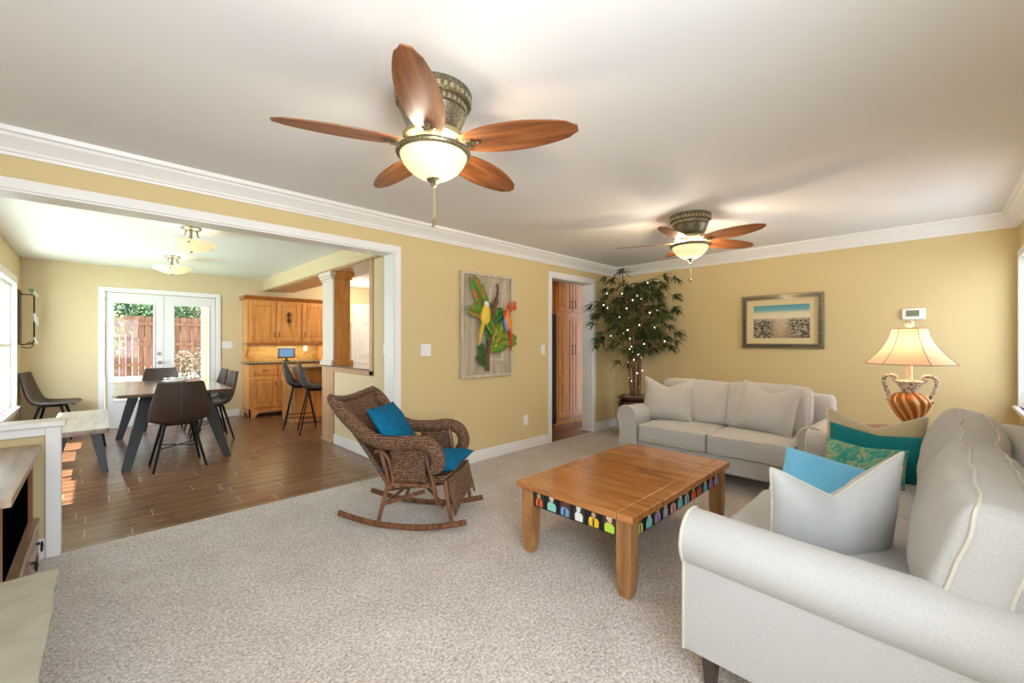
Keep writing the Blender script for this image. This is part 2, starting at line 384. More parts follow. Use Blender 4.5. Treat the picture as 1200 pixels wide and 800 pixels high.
struct('trim_12', g, 'oak', bevel=.004)
tag(obj('bar_counter', B(-3.60, -3.10, .935, 2.33, .985, 1.0), 'granite', bevel=.005), 'dark speckled stone ledge on the passthrough half wall beside the column', 'counter')

# ------------------------------------------------------------------ windows and doors
def window(name, axis, a0, a1, z0, z1, wall, inward, mull=True, cas=.09):
    """axis 'x': wall plane y=wall ; axis 'y': wall plane x=wall. inward=+1/-1 toward room"""
    def bx(g, p0, p1, q0, q1, r0, r1):
        q0, q1 = sorted((wall + q0 * inward, wall + q1 * inward))
        return g.box(p0, p1, q0, q1, r0, r1) if axis == 'x' else g.box(q0, q1, p0, p1, r0, r1)
    root = bpy.data.objects.new(name, None); COL.objects.link(root); root['kind'] = 'structure'
    g = G(); bx(g, a0 - cas, a0, 0, .02, z0 - cas, z1 + cas); bx(g, a1, a1 + cas, 0, .02, z0 - cas, z1 + cas); bx(g, a0, a1, 0, .02, z1, z1 + cas); bx(g, a0, a1, 0, .02, z0 - cas, z0)
    obj('window_casing', g, 'trim', root, bevel=.004)
    g = G(); bx(g, a0 - cas - .02, a1 + cas + .02, 0, .05, z0 - .025, z0); obj('window_sill', g, 'trim', root, bevel=.004)
    g = G()
    for p in ((a0 - .006, a0 + .004), (a1 - .004, a1 + .006)): bx(g, *p, -.135, .004, z0, z1)
    for q in ((z0 - .006, z0 + .004), (z1 - .004, z1 + .006)): bx(g, a0, a1, -.135, .004, *q)
    obj('window_liner', g, 'trim', root)
    zm = (z0 + z1) / 2
    g = G()
    for p in ((a0, a0 + .05), (a1 - .05, a1)): bx(g, *p, -.10, -.03, z0, z1)
    for r in ((z0, z0 + .06), (zm - .025, zm + .025), (z1 - .05, z1)): bx(g, a0 + .05, a1 - .05, -.10, -.03, *r)
    obj('window_sash', g, 'trim', root, bevel=.004)
    g = G(); bx(g, a0 + .05, a1 - .05, -.07, -.064, z0 + .06, zm - .025); bx(g, a0 + .05, a1 - .05, -.07, -.064, zm + .025, z1 - .05)
    obj('window_pane', g, 'glass', root)
window('window_1', 'y', 3.25, 4.55, .50, 2.03, XL, 1)
window('window_2', 'y', 1.5, 2.95, .50, 2.03, XL, 1)
window('added_window', 'x', -6.3, -4.75, .75, 2.08, YD, 1)  # unseen window, added behind the camera to let daylight in
window('window_4', 'x', -1.55, -.13, .75, 2.02, YD, 1, cas=.07)
window('window_5', 'x', -2.32, -2.0, 1.0, 1.95, YB, -1, cas=.04)
# French doors
root = bpy.data.objects.new('door_1', None); COL.objects.link(root); root['kind'] = 'structure'
g = G().box(-5.725, -5.655, YB - .02, YB, 0, 2.13).box(-4.285, -4.215, YB - .02, YB, 0, 2.13).box(-5.655, -4.285, YB - .02, YB, 2.06, 2.13).box(-5.655, -4.285, YB - .01, YB + .14, 0, .03)
obj('door_casing', g, 'trim', root, bevel=.004)
for k, (x0, x1, gx0, gx1) in enumerate(((-5.65, -4.973, -5.555, -5.10), (-4.967, -4.29, -4.84, -4.385))):
    g = rect_minus(G(), x0, x1, .035, 2.055, [(gx0, gx1, .42, 1.90)], YB + .02, YB + .065)
    leaf = obj('door_leaf', g, 'door_white', root, bevel=.003)
    g = G()
    for a, b_, c, d in ((gx0 - .02, gx0, .40, 1.92), (gx1, gx1 + .02, .40, 1.92), (gx0, gx1, .40, .42), (gx0, gx1, 1.90, 1.92)): g.box(a, b_, YB + .008, YB + .02, c, d)
    obj('glazing_bead', g, 'door_white', leaf, bevel=.003)
    obj('door_pane', B(gx0, gx1, YB + .04, YB + .046, .42, 1.90), 'glass', leaf)
g = G().tube([(-5.03, YB + .02, .98), (-5.03, YB - .03, .98)], .012); g.ball((-5.03, YB - .045, .98), .027); g.tube([(-5.03, YB + .02, 1.12), (-5.03, YB + .002, 1.12)], .026, 14)
obj('door_knob', g, 'chrome', root)
# six-panel kitchen door
root = bpy.data.objects.new('door_2', None); COL.objects.link(root); root['kind'] = 'structure'
g = G().box(-1.90, -1.83, YB - .02, YB, 0, 2.12).box(-1.05, -.98, YB - .02, YB, 0, 2.12).box(-1.83, -1.05, YB - .02, YB, 2.05, 2.12); obj('door_casing', g, 'trim', root, bevel=.004)
g = B(-1.83, -1.05, YB - .035, YB - .001, .01, 2.05); lf = obj('door_leaf', g, 'door_white', root, bevel=.002)
g = G()
for (z0, z1) in ((.15, .85), (.97, 1.6), (1.7, 1.95)):
    for (x0, x1) in ((-1.75, -1.48), (-1.40, -1.13)): g.box(x0, x1, YB - .046, YB - .034, z0, z1); g.box(x0 + .04, x1 - .04, YB - .052, YB - .045, z0 + .04, z1 - .04)
obj('raised_panel', g, 'door_white', lf, bevel=.004)
g = G().tube([(-1.11, YB - .03, 1.0), (-1.11, YB - .075, 1.0)], .012); g.ball((-1.11, YB - .085, 1.0), .028); obj('door_knob', g, 'chrome', root)

# ------------------------------------------------------------------ outdoors, beyond the French doors
m = M['ground'] = mat('mulch_and_lawn', '6A5A48', 1)
sp = N(m, 'ShaderNodeSeparateXYZ'); K(m, coord(m), sp.inputs[0])
mr = N(m, 'ShaderNodeMapRange'); K(m, sp.outputs[1], mr.inputs[0]); mr.inputs[1].default_value = 8.2; mr.inputs[2].default_value = 9.6
nn = noi(m, coord(m), 6, 5, .7); c1 = ramp(m, nn, [(.35, '5E5548'), (.5, '9A8F80'), (.65, 'B8AE9E')]); c2 = ramp(m, noi(m, coord(m), 9, 4), [(.35, '6E9355'), (.6, '8CB070')])
K(m, mixc(m, mr.outputs[0], c2, c1), bs(m).inputs['Base Color'])
g = G(); g.grid(lambda u, v: (-16 + 30 * u, 5.34 + 14 * v, -.12 + .45 * min(1, v * 1.4) + .05 * noise.noise(Vector((u * 20, v * 12, 0)))), 40, 20)
struct('ground', g, 'ground')
g = B(-12, XL - .14, -6, 5.4, -.2, -.12); struct('ground_side', g, 'ground')
M['fence'] = wood('cedar_fence', 'A67C66', '8A614E', .8, .5, 2, 0, 'BA9078')
root = thing('cedar_fence', 'reddish cedar privacy fence of vertical boards across the back yard', 'fence', (0, 0, 0))
fy = 14.2
g = G()
x = -12.0; i = 0
while x < 4:
    g.box(x, x + .135, fy + (.0 if i % 2 else .05), fy + (.02 if i % 2 else .07), .25, 2.12 + .015 * random.random()); x += .15; i += 1
obj('fence_boards', g, 'fence', root)
g = G()
for z in (.55, 1.2, 1.85): g.box(-12, 4, fy - .04, fy, z, z + .09)
obj('fence_rails', g, 'fence', root)
def foliage(g, c, rx, ry, rz, n, s, seed):
    rnd = random.Random(seed)
    for k in range(n):
        while True:
            p = Vector((rnd.uniform(-1, 1), rnd.uniform(-1, 1), rnd.uniform(-1, 1)))
            if p.length < 1: break
        q = Vector((c[0] + p.x * rx, c[1] + p.y * ry, c[2] + p.z * rz))
        a = Vector((rnd.uniform(-1, 1), rnd.uniform(-1, 1), rnd.uniform(-1, 1))).normalized(); b_ = a.orthogonal().normalized(); l = s * rnd.uniform(.6, 1.3)
        g.face([g.b.verts.new(q - a * l), g.b.verts.new(q + b_ * l * .45), g.b.verts.new(q + a * l), g.b.verts.new(q - b_ * l * .45)])
M['bush'] = mat('garden_foliage', '4F7A4A', .7); m = M['bush']
K(m, ramp(m, noi(m, coord(m), 3, 3), [(.35, '2F5A3C'), (.6, '7FA574')]), bs(m).inputs['Base Color'])
M['bark'] = mat('pale_bark', 'BFB3A2', .8)
for k, (x, y, zc, rx, rz, lab) in enumerate(((-7.2, 16.2, 2.3, 1.4, .9, 'dense green evergreen bush behind the fence seen in the left glass door'), (-4.3, 16.0, 2.4, 1.4, 1.0, 'dark green bush rising over the fence in the middle of the glass doors'), (-1.2, 16.4, 2.5, 1.5, 1.1, 'green bush behind the fence seen in the right glass door'))):
    t = thing('evergreen_bush', lab, 'bush', (x, y, .3), 0, 'bushes behind the fence')
    g = G(); foliage(g, (0, 0, zc - .3), rx, 1.0, rz, 2600, .1, k); obj('foliage', g, 'bush', t)
    obj('stem', G().tube([(0, 0, 0), (.1, 0, zc - .2)], .07), 'bark', t)
t = thing('small_tree', 'small slender tree with pale forked trunks in the yard behind the left door pane', 'tree', (-6.0, 11.2, .24))
g = G().tube([(0, 0, 0), (-.05, 0, .9), (-.15, 0, 1.7), (-.5, .1, 2.6)], [.06, .05, .04, .02]); g.tube([(.12, .1, 0), (.2, .1, .8), (.35, .1, 1.5), (.7, .1, 2.5)], [.06, .05, .04, .015]); g.tube([(.2, .1, .8), (-.1, .1, 1.5), (.1, .1, 2.3)], [.03, .03, .02])
obj('trunk', g, 'bark', t)
g = G(); foliage(g, (.15, 0, 1.35), .75, .5, .85, 260, .07, 22); M['sparse'] = mat('yellow_green_leaves', '98B070', .7); obj('foliage', g, 'sparse', t)
t = thing('low_shrub', 'brown green low shrub in the mulch behind the right door pane', 'shrub', (-3.6, 11.2, .3))
g = G(); foliage(g, (0, 0, .35), .9, .6, .5, 700, .06, 31); M['shrub'] = mat('dusty_shrub', '7C7460', .8); obj('foliage', g, 'shrub', t)
M['pbrick'] = mat('painted_brick', 'E6E0D6', .8); m = M['pbrick']; bb = N(m, 'ShaderNodeTexBrick'); K(m, coord(m, (1, 1, 1), (R(90), 0, 0)), bb.inputs['Vector']); bb.inputs['Scale'].default_value = 4; bb.inputs['Color1'].default_value = lin('E8E2D8'); bb.inputs['Color2'].default_value = lin('DDD4C6'); bb.inputs['Mortar'].default_value = lin('BDB3A4'); K(m, bb.outputs[0], bs(m).inputs['Base Color'])
tag(obj('porch_pillar', B(-4.28, -3.95, 6.35, 6.65, -.15, 2.9), 'pbrick'), 'white painted brick pillar just outside the right glass door', 'pillar')
t = thing('neighbour_house', 'pale pink neighbouring house with white eaves beyond the fence', 'house', (-3.2, 22, 0))
M['pink'] = mat('pink_siding', 'CBA394', .8)
obj('house_wall', B(-1.2, 5, 0, 4, 0, 3.4), 'pink', t); g = G().prism([(-1.8, 3.4), (5.6, 3.4), (1.9, 5.0)], -.3, 4.3); obj('house_roof', g, 'trim', t)

# ------------------------------------------------------------------ wall plates, thermostat
def switch(name, label, cat, loc, rz, w=.075, h=.118, n=1, kind='rocker'):
    t = thing(name, label, cat, loc, rz)   # local: front faces -y
    obj('cover_plate', B(-w/2, w/2, -.006, 0, -h/2, h/2), 'plastic', t, bevel=.002)
    for k in range(n):
        x = (k - (n-1)/2) * .046
        if kind == 'rocker': obj('rocker_switch', B(x - .016, x + .016, -.011, -.005, -.033, .033), 'trim', t, bevel=.002)
        else:
            for z in (-.02, .02): obj('socket', G().tube([(x, -.005, z), (x, -.009, z)], .017, 14), 'trim', t)
    return t
switch('light_switch', 'white double light switch on yellow wall left of the parrot picture', 'light switch', (-3.44, 0, 1.225), 0, .115, .118, 2)
switch('light_switch', 'white light switch on yellow wall beside the narrow doorway casing', 'light switch', (-1.70, 0, 1.21), 0)
switch('wall_outlet', 'white wall outlet low on yellow wall below the parrot picture', 'outlet', (-2.018, 0, .354), 0, kind='socket')
switch('light_switch', 'wide white switch plate beside the right glass door casing', 'light switch', (-4.12, YB, 1.255), 0, .165, .118, 3)
switch('light_switch', 'white switch on pale partition wall beside the wide opening', 'light switch', (-3.56, .58, 1.235), R(-90))
switch('wall_outlet', 'white outlet low on the pale partition wall behind the rocking chair', 'outlet', (-3.56, 1.45, .36), R(-90), kind='socket')
switch('wall_outlet', 'white outlet under the dining room window near the corner', 'outlet', (XL, 4.9, .40), R(90), kind='socket')
t = thing('thermostat', 'white wall thermostat with green display above the table lamp', 'thermostat', (0, -3.36, 1.58), R(-90))
obj('thermostat_body', B(-.085, .085, -.028, 0, -.055, .055), 'plastic', t, bevel=.008)
obj('display', B(-.055, .04, -.0295, -.027, -.025, .035), mat('lcd_green', '6F7F62', .3), t)

# ------------------------------------------------------------------ ceiling fans
def fan(name, label, loc, ang):
    t = thing(name, label, 'ceiling fan', loc, ang, 'two matching ceiling fans')
    prof = [(.0, 0), (.172, 0), (.175, -.006), (.170, -.02), (.172, -.024), (.168, -.052), (.160, -.056), (.150, -.058), (.150, -.085), (.142, -.09), (.148, -.094), (.144, -.102), (.125, -.15), (.10, -.185), (.08, -.19), (.078, -.20), (0, -.20)]
    h = obj('motor_housing', G().lathe(prof, 48), ['pewter'], t, sharp=50)
    g = G()
    for k in range(36):
        a = 2*pi*k/36; Mx = Matrix.Rotation(a, 4, 'Z'); g.box(.166, .1745, -.008, .008, -.047, -.028, Mx); g.box(.146, .153, -.006, .006, -.08, -.062, Mx)
    obj('embossed_band', g, 'pewter_light', h, bevel=.002)
    obj('motor_bell', G().lathe([(.1, -.185), (.135, -.19), (.14, -.2), (.138, -.215), (.115, -.225), (.1, -.235), (.06, -.24), (0, -.24)], 40), 'pewter_light', t)
    obj('switch_housing', G().lathe([(0, -.232), (.045, -.232), (.045, -.25), (.012, -.255), (.01, -.38), (0, -.38)], 32), 'pewter', t)
    # light kit
    obj('bowl_rim', G().lathe([(.155, -.262), (.168, -.263), (.172, -.272), (.168, -.282), (.158, -.286), (.150, -.284), (.151, -.27), (.155, -.262)], 48, cap=False), 'pewter', t)
    gb = obj('glass_bowl', G().lathe([(.154, -.276), (.150, -.295), (.138, -.320), (.118, -.344), (.095, -.362), (.072, -.376), (.045, -.388), (.0, -.392)], 48), 'glass_glow', t)
    obj('finial', G().lathe([(0, -.385), (.03, -.388), (.034, -.394), (.024, -.402), (.012, -.408), (.014, -.416), (.008, -.424), (0, -.426)], 20), 'pewter', t)
    for (x, y, l) in ((.012, .004, .165), (-.01, -.006, .18)):
        ch = obj('pull_chain', G().tube([(x, y, -.41), (x, y, -.395 - l)], .0018, 6), 'pewter_light', t)
        obj('chain_fob', G().lathe([(0, 0), (.005, -.003), (.007, -.015), (.006, -.035), (.0, -.04)], 10, (x, y, -.395 - l)), 'pewter', ch)
    # one blade, then copies
    def outline(s):   # half width along the blade 0..1
        return .090 * (sin(pi * (.09 + .86 * s ** .92))) ** .60 * (1 if s < .93 else 1 - 7.5 * (s - .93))
    g = G(); n = 26; L0, L1 = .135, .66
    Mx = Matrix.Rotation(R(-12), 4, 'X')
    top = []; bot = []
    for i in range(n + 1):
        s = i / n; x = L0 + (L1 - L0) * s; wd = max(.028 if s < .05 else .018, outline(s))
        for k, lst in ((.003, top), (-.003, bot)):
            lst.append([Mx @ Vector((x, wd * q, k)) + Vector((0, 0, -.238)) for q in (-1, -.5, 0, .5, 1)])
    for lst in (top, bot): g.rings(lst, cap=False, closed=False)
    for i in range(n):
        for q in (0, 4): 
            vs = [g.b.verts.new(p) for p in (top[i][q], top[i+1][q], bot[i+1][q], bot[i][q])]; g.face(vs)
    for i in (0, n):
        g.face([g.b.verts.new(p) for p in (top[i][0], top[i][4], bot[i][4], bot[i][0])])
    bmesh.ops.remove_doubles(g.b, verts=g.b.verts, dist=1e-5)
    bl = obj('fan_blade', g, 'walnut', t)
    g = G().tube([(.09, 0, -.222), (.13, 0, -.238), (.20, 0, -.246)], [.02, .022, .012], 10, .4)
    g.ball((.165, 0, -.246), .03, 1.2, 1.0, .22); g.ball((.215, 0, -.245), .012, 1, 1, .4, 10, 6)
    for sgn in (-1, 1): g.tube([(.12, 0, -.24), (.15, .028 * sgn, -.246), (.19, .024 * sgn, -.246)], .006, 6)
    br = obj('blade_bracket', g, 'pewter', bl)
    for k in range(1, 5):
        c = bl.copy(); COL.objects.link(c); c.parent = t; c.rotation_euler = (0, 0, 2*pi*k/5)
        d = br.copy(); COL.objects.link(d); d.parent = c
    lx, ly, lz = loc
    for k in range(3):
        a = 2*pi*k/3 + .5
        lamp('fan_bulb', 'POINT', (lx + .10 * cos(a), ly + .10 * sin(a), lz - .252), 3.4 if lx < -3 else 9, (1, .89, .74), .02)
    lamp('fan_glass_glow', 'POINT', (lx + .10, ly + .04, lz - .46), 5 if lx < -3 else 14, (1, .76, .46), .06)
    return t
fan('ceiling_fan', 'five-blade ceiling fan with lit bowl, hanging nearest above the rocking chair', (-4.627, -1.894, CZ), R(12.6))
fan('ceiling_fan', 'farther five-blade ceiling fan with lit bowl, above the loveseat', (-1.93, -1.96, CZ), R(40))

def semiflush(label, loc):
    t = thing('ceiling_light', label, 'ceiling light', loc, 0, 'dining room ceiling lights')
    obj('canopy', G().lathe([(0, 0), (.085, 0), (.09, -.012), (.07, -.025), (.03, -.03), (0, -.03)], 28), 'chrome', t)
    for k in range(3):
        a = 2*pi*k/3 + .3
        pts = [(.05 * cos(a), .05 * sin(a), -.02), (.06 * cos(a), .06 * sin(a), -.08), (.11 * cos(a), .11 * sin(a), -.135), (.19 * cos(a), .19 * sin(a), -.155), (.192 * cos(a), .192 * sin(a), -.185)]
        obj('arm', G().tube(pts, .008, 8), 'chrome', t); 
    obj('stem', G().tube([(0, 0, -.03), (0, 0, -.17)], .01), 'chrome', t)
    obj('glass_bowl', G().lathe([(.205, -.150), (.20, -.162), (.17, -.19), (.12, -.215), (.06, -.23), (0, -.234)], 40), 'glass_glow2', t, solid=.004)
    obj('finial', G().ball((0, 0, -.24), .012), 'chrome', t)
    for k in range(2): lamp('ceiling_light_bulb', 'POINT', (loc[0] + .07 * (1 - 2*k), loc[1], loc[2] - .135), .55, (1, .93, .82), .03)
semiflush('nearer of the two nickel bowl lights on the dining room ceiling', (-5.06, 1.75, DZ))
semiflush('farther nickel bowl light on the dining ceiling near the glass doors', (-5.02, 3.66, DZ))
t = thing('recessed_light', 'small round warm puck light under the white opening header', 'ceiling light', (-3.99, .08, 2.118))
obj('light_ring', G().lathe([(.018, 0), (.03, 0), (.03, -.004), (.018, -.004)], 20, cap=False), 'cream', t); obj('lens', G().lathe([(0, -.001), (.019, -.001), (.016, -.003), (0, -.003)], 20), 'glass_glow', t)
t = thing('recessed_light', 'round recessed light lit in the kitchen ceiling beyond the passthrough', 'ceiling light', (-2.05, 4.75, DZ))
obj('light_ring', G().lathe([(.06, 0), (.085, 0), (.085, -.006), (.06, -.006)], 24, cap=False), 'plastic', t); obj('lens', G().lathe([(0, -.001), (.062, -.001), (.06, -.004), (0, -.004)], 24), 'glass_glow2', t)
lamp('kitchen_downlight', 'POINT', (-2.05, 4.4, 2.30), 18, (1, .88, .7), .06)
lamp('kitchen_downlight', 'POINT', (-1.2, 2.4, 2.30), 28, (1, .88, .7), .06)
t = thing('pendant_light', 'small amber glass pendant hanging in the kitchen beside the column', 'pendant light', (-2.93, 3.0, DZ))
obj('cord', G().tube([(0, 0, 0), (0, 0, -.53)], .005, 6), 'black_metal', t); obj('ceiling_cap', G().lathe([(0, 0), (.05, 0), (.04, -.02), (0, -.02)], 20), 'black_metal', t)
obj('socket_cap', G().lathe([(0, -.5), (.02, -.51), (.028, -.56), (0, -.56)], 16), 'black_metal', t)
obj('glass_shade', G().lathe([(.024, -.55), (.045, -.60), (.075, -.68), (.085, -.76), (.065, -.82), (0, -.84)], 24), mat('amber_lit_glass', 'F0D48C', .4, emit='FFDF95', es=.9), t)

# ------------------------------------------------------------------ kitchen: hutch, pantry, peninsula
def handle(parent, x, y, z, horiz=False, h=.10, m='dark_metal'):
    if horiz: pts = [(x - h/2, y, z), (x - h/2 + .012, y - .025, z), (x, y - .03, z), (x + h/2 - .012, y - .025, z), (x + h/2, y, z)]
    else: pts = [(x, y, z - h/2), (x, y - .025, z - h/2 + .012), (x, y - .03, z), (x, y - .025, z + h/2 - .012), (x, y, z + h/2)]
    return obj('handle', G().tube(pts, .0055, 8), m, parent)
def cabdoor(t, x0, x1, z0, z1, y, hx=None, hz=None, name='cabinet_door', m='oak', hor=False, hh=.10):
    """raised-panel front, face at y, facing -y"""
    g = rect_minus(G(), x0, x1, z0, z1, [(x0 + .06, x1 - .06, z0 + .06, z1 - .06)], y - .022, y)
    d = obj(name, g, m, t, bevel=.004)
    g = G().box(x0 + .055, x1 - .055, y - .012, y - .002, z0 + .055, z1 - .055)
    g.box(x0 + .085, x1 - .085, y - .019, y - .011, z0 + .085, z1 - .085)
    obj('raised_panel', g, m, d, bevel=.006)
    if hx is not None: handle(d, hx, y - .02, hz, hor, hh)
    return d
# upper wall cabinet  (local coordinates = world minus loc)
t = thing('wall_cabinet', 'golden oak three-door wall cabinet hung over the counter by the glass doors', 'cabinet', (-3.89, YB, 0))
W = 1.33
g = G().box(0, W, -.33, -.005, 1.29, 2.05); obj('cabinet_body', g, 'oak', t, bevel=.003)
pr = [(0, 2.05), (-.335, 2.05), (-.345, 2.065), (-.36, 2.075), (-.385, 2.10), (-.39, 2.115), (0, 2.115)]
g = G(); g.prism(pr, -.05, W + .03, ax='x'); obj('crown_moulding', g, 'oak_dark', t, sharp=25)
obj('light_rail', B(-.01, W, -.345, -.30, 1.255, 1.29), 'oak_dark', t, bevel=.005)
ds = []
for k, (x0, x1, hx) in enumerate(((.045, .445, .415), (.465, .865, .495), (.905, 1.30, .935))):
    d = cabdoor(t, x0, x1, 1.32, 2.02, -.33, hx, 1.44); ds.append(d)
g = G()
for (a, b_) in ((.665, 1.80), (.665, 1.70)):
    for k in range(6): g.tube([(a, -.357, b_), (a + .035 * cos(k * pi/3), -.360, b_ + .035 * sin(k * pi/3)), (a + .05 * cos(k * pi/3 + .5), -.357, b_ + .05 * sin(k * pi/3 + .5))], .006, 6)
g.tube([(.665, -.357, 1.86), (.665, -.357, 1.58)], .005, 6)
obj('floral_applique', g, 'dark_metal', ds[1])
for x in (0, W - .035):
    g = G(); g.prism([(-.01, 1.255), (-.33, 1.255), (-.315, 1.19), (-.26, 1.12), (-.21, 1.06), (-.22, 1.0), (-.24, .958), (-.01, .958)], x, x + .035, ax='x'); obj('side_bracket', g, 'oak', t)
# base cabinet
t = thing('base_cabinet', 'golden oak base cabinet with drawers and bracket feet below the stone worktop', 'cabinet', (-3.89, YB, 0))
g = G().box(0, W, -.44, -.005, .12, .915); obj('cabinet_body', g, 'oak', t, bevel=.003)
g = G(); g.prism([(0, 0), (.09, 0), (.12, .05), (.17, .08), (W - .17, .08), (W - .12, .05), (W - .09, 0), (W, 0), (W, .14), (0, .14)], -.455, -.43); obj('bracket_foot_rail', g, 'oak', t)
g = G(); g.prism([(-.455, 0), (-.39, 0), (-.36, .08), (-.09, .08), (-.06, 0), (-.005, 0), (-.005, .14), (-.455, .14)], 0, .025, ax='x'); obj('side_foot_rail', g, 'oak', t)
for k, (x0, x1, hx) in enumerate(((.05, .445, .41), (.465, .86, .50), (.89, 1.29, .93))):
    cabdoor(t, x0, x1, .17, .70, -.44, hx, .56)
    g = G().box(x0, x1, -.462, -.44, .73, .885).box(x0 + .035, x1 - .035, -.468, -.46, .765, .85); d = obj('drawer', g, 'oak', t, bevel=.005); handle(d, (x0 + x1) / 2, -.468, .81, True)
tag(obj('stone_worktop', B(-3.93, -2.54, YB - .475, YB - .005, .925, .955), 'granite', bevel=.006), 'speckled brown stone worktop on the oak base cabinet', 'countertop')
tag(obj('backsplash', B(-3.855, -2.595, YB - .012, YB - .002, .957, 1.27), 'splash'), 'tan tile backsplash between the oak wall cabinet and stone worktop', 'backsplash')
lamp('under_cabinet_light', 'AREA', (-3.22, YB - .17, 1.25), 3.5, (1, .85, .55), 1.1, .08)
switch('wall_outlet', 'brass outlet on the tan backsplash right of the small tablet', 'outlet', (-2.83, YB - .012, 1.19), 0, kind='socket')
t = thing('tablet_display', 'small silver tablet display on a stand on the stone worktop', 'tablet', (-3.22, YB - .18, .955))
obj('screen_frame', B(-.15, .15, -.012, .012, .05, .25), 'chrome', t, bevel=.006); obj('screen', B(-.12, .12, -.0135, -.011, .08, .225), 'screen', t); obj('stand', G().lathe([(0, 0), (.06, 0), (.06, .01), (.015, .02), (.015, .06), (0, .06)], 20), 'black_metal', t)
# pantry cabinet and fridge seen through the narrow doorway
t = thing('pantry_cabinet', 'tall oak pantry cabinet seen through the narrow doorway', 'cabinet', (-.69, .60, 0))
obj('cabinet_body', G().box(0, .95, 0, .58, .1, 2.4).box(.02, .93, .05, .55, 0, .1), 'oak', t, bevel=.003)
for (x0, x1, hx) in ((.03, .37, .335), (.385, .73, .42)):
    cabdoor(t, x0, x1, .13, 1.70, 0, hx, 1.18, hh=.15); cabdoor(t, x0, x1, 1.78, 2.36, 0, hx, 1.90, hh=.12)
t = thing('refrigerator', 'black refrigerator side beside the oak pantry cabinet', 'refrigerator', (-1.62, .60, 0))
obj('fridge_body', B(0, .88, .02, .7, .03, 1.74), 'fridge', t, bevel=.01)
for (x0, x1) in ((0, .436), (.444, .88)): d = obj('fridge_door', B(x0, x1, -.04, .018, .06, 1.735), 'fridge', t, bevel=.01); obj('handle', G().tube([((x0 + .40) if x0 == 0 else .48, -.04, .7), ((x0 + .40) if x0 == 0 else .48, -.075, .72), ((x0 + .40) if x0 == 0 else .48, -.075, 1.4), ((x0 + .40) if x0 == 0 else .48, -.04, 1.42)], .009), 'black_metal', d)
t = thing('wall_cabinet', 'oak cabinet mounted above the black refrigerator', 'cabinet', (-1.62, .66, 0))
obj('cabinet_body', B(0, .90, 0, .5, 1.78, 2.4), 'oak', t, bevel=.003)
for (x0, x1, hx) in ((.02, .44, .40), (.455, .88, .50)): cabdoor(t, x0, x1, 1.80, 2.36, 0, hx, 1.92)
# peninsula
t = thing('kitchen_peninsula', 'oak panelled kitchen peninsula under a stone counter behind the bar stools', 'kitchen island', (-3.50, 3.79, 0))
obj('island_body', B(0, 1.3, 0, .5, 0, .885), 'oak', t, bevel=.004); obj('corner_post', B(-.012, .04, -.015, .05, 0, .885), 'oak_light', t, bevel=.003); obj('toe_rail', B(.04, 1.3, -.015, 0, 0, .11), 'oak', t, bevel=.003)
g = rect_minus(G(), .08, 1.25, .15, .85, [(.16, 1.17, .23, .77)], -.012, 0); obj('side_panel', g, 'oak', t, bevel=.003)
tag(obj('stone_counter', B(-3.47, -2.15, 3.42, 4.32, .885, .918), 'granite', bevel=.012), 'speckled stone counter overhanging the peninsula beside the stools', 'countertop')

# ------------------------------------------------------------------ dining chairs and stools
def shell_mesh(profile, widths, curve, nx=14):
    """profile [(y,z)] from the front of the seat to the top of the back, widths at those, curve = side lift"""
    g = G(); n = len(profile)
    P = []
    for i in range(n):
        y, z = profile[i]; a = profile[max(0, i-1)]; b_ = profile[min(n-1, i+1)]
        t = Vector((0, b_[0] - a[0], b_[1] - a[1])).normalized(); nr = Vector((0, -t.z, t.y))   # toward the sitter
        row = []
        for k in range(nx + 1):
            u = k / nx * 2 - 1
            row.append(Vector((u * widths[i], y, z)) + nr * curve[i] * abs(u) ** 2.4)
        P.append(row)
    g.rings(P, cap=False, closed=False); return g
def smoothpath(pts, n=5):
    out = []
    for i in range(len(pts) - 1):
        p0 = Vector(pts[max(0, i-1)]); p1 = Vector(pts[i]); p2 = Vector(pts[i+1]); p3 = Vector(pts[min(len(pts)-1, i+2)])
        for k in range(n):
            t = k / n
            out.append(.5 * ((2*p1) + (-p0 + p2) * t + (2*p0 - 5*p1 + 4*p2 - p3) * t*t + (-p0 + 3*p1 - 3*p2 + p3) * t**3))
    out.append(Vector(pts[-1])); return out
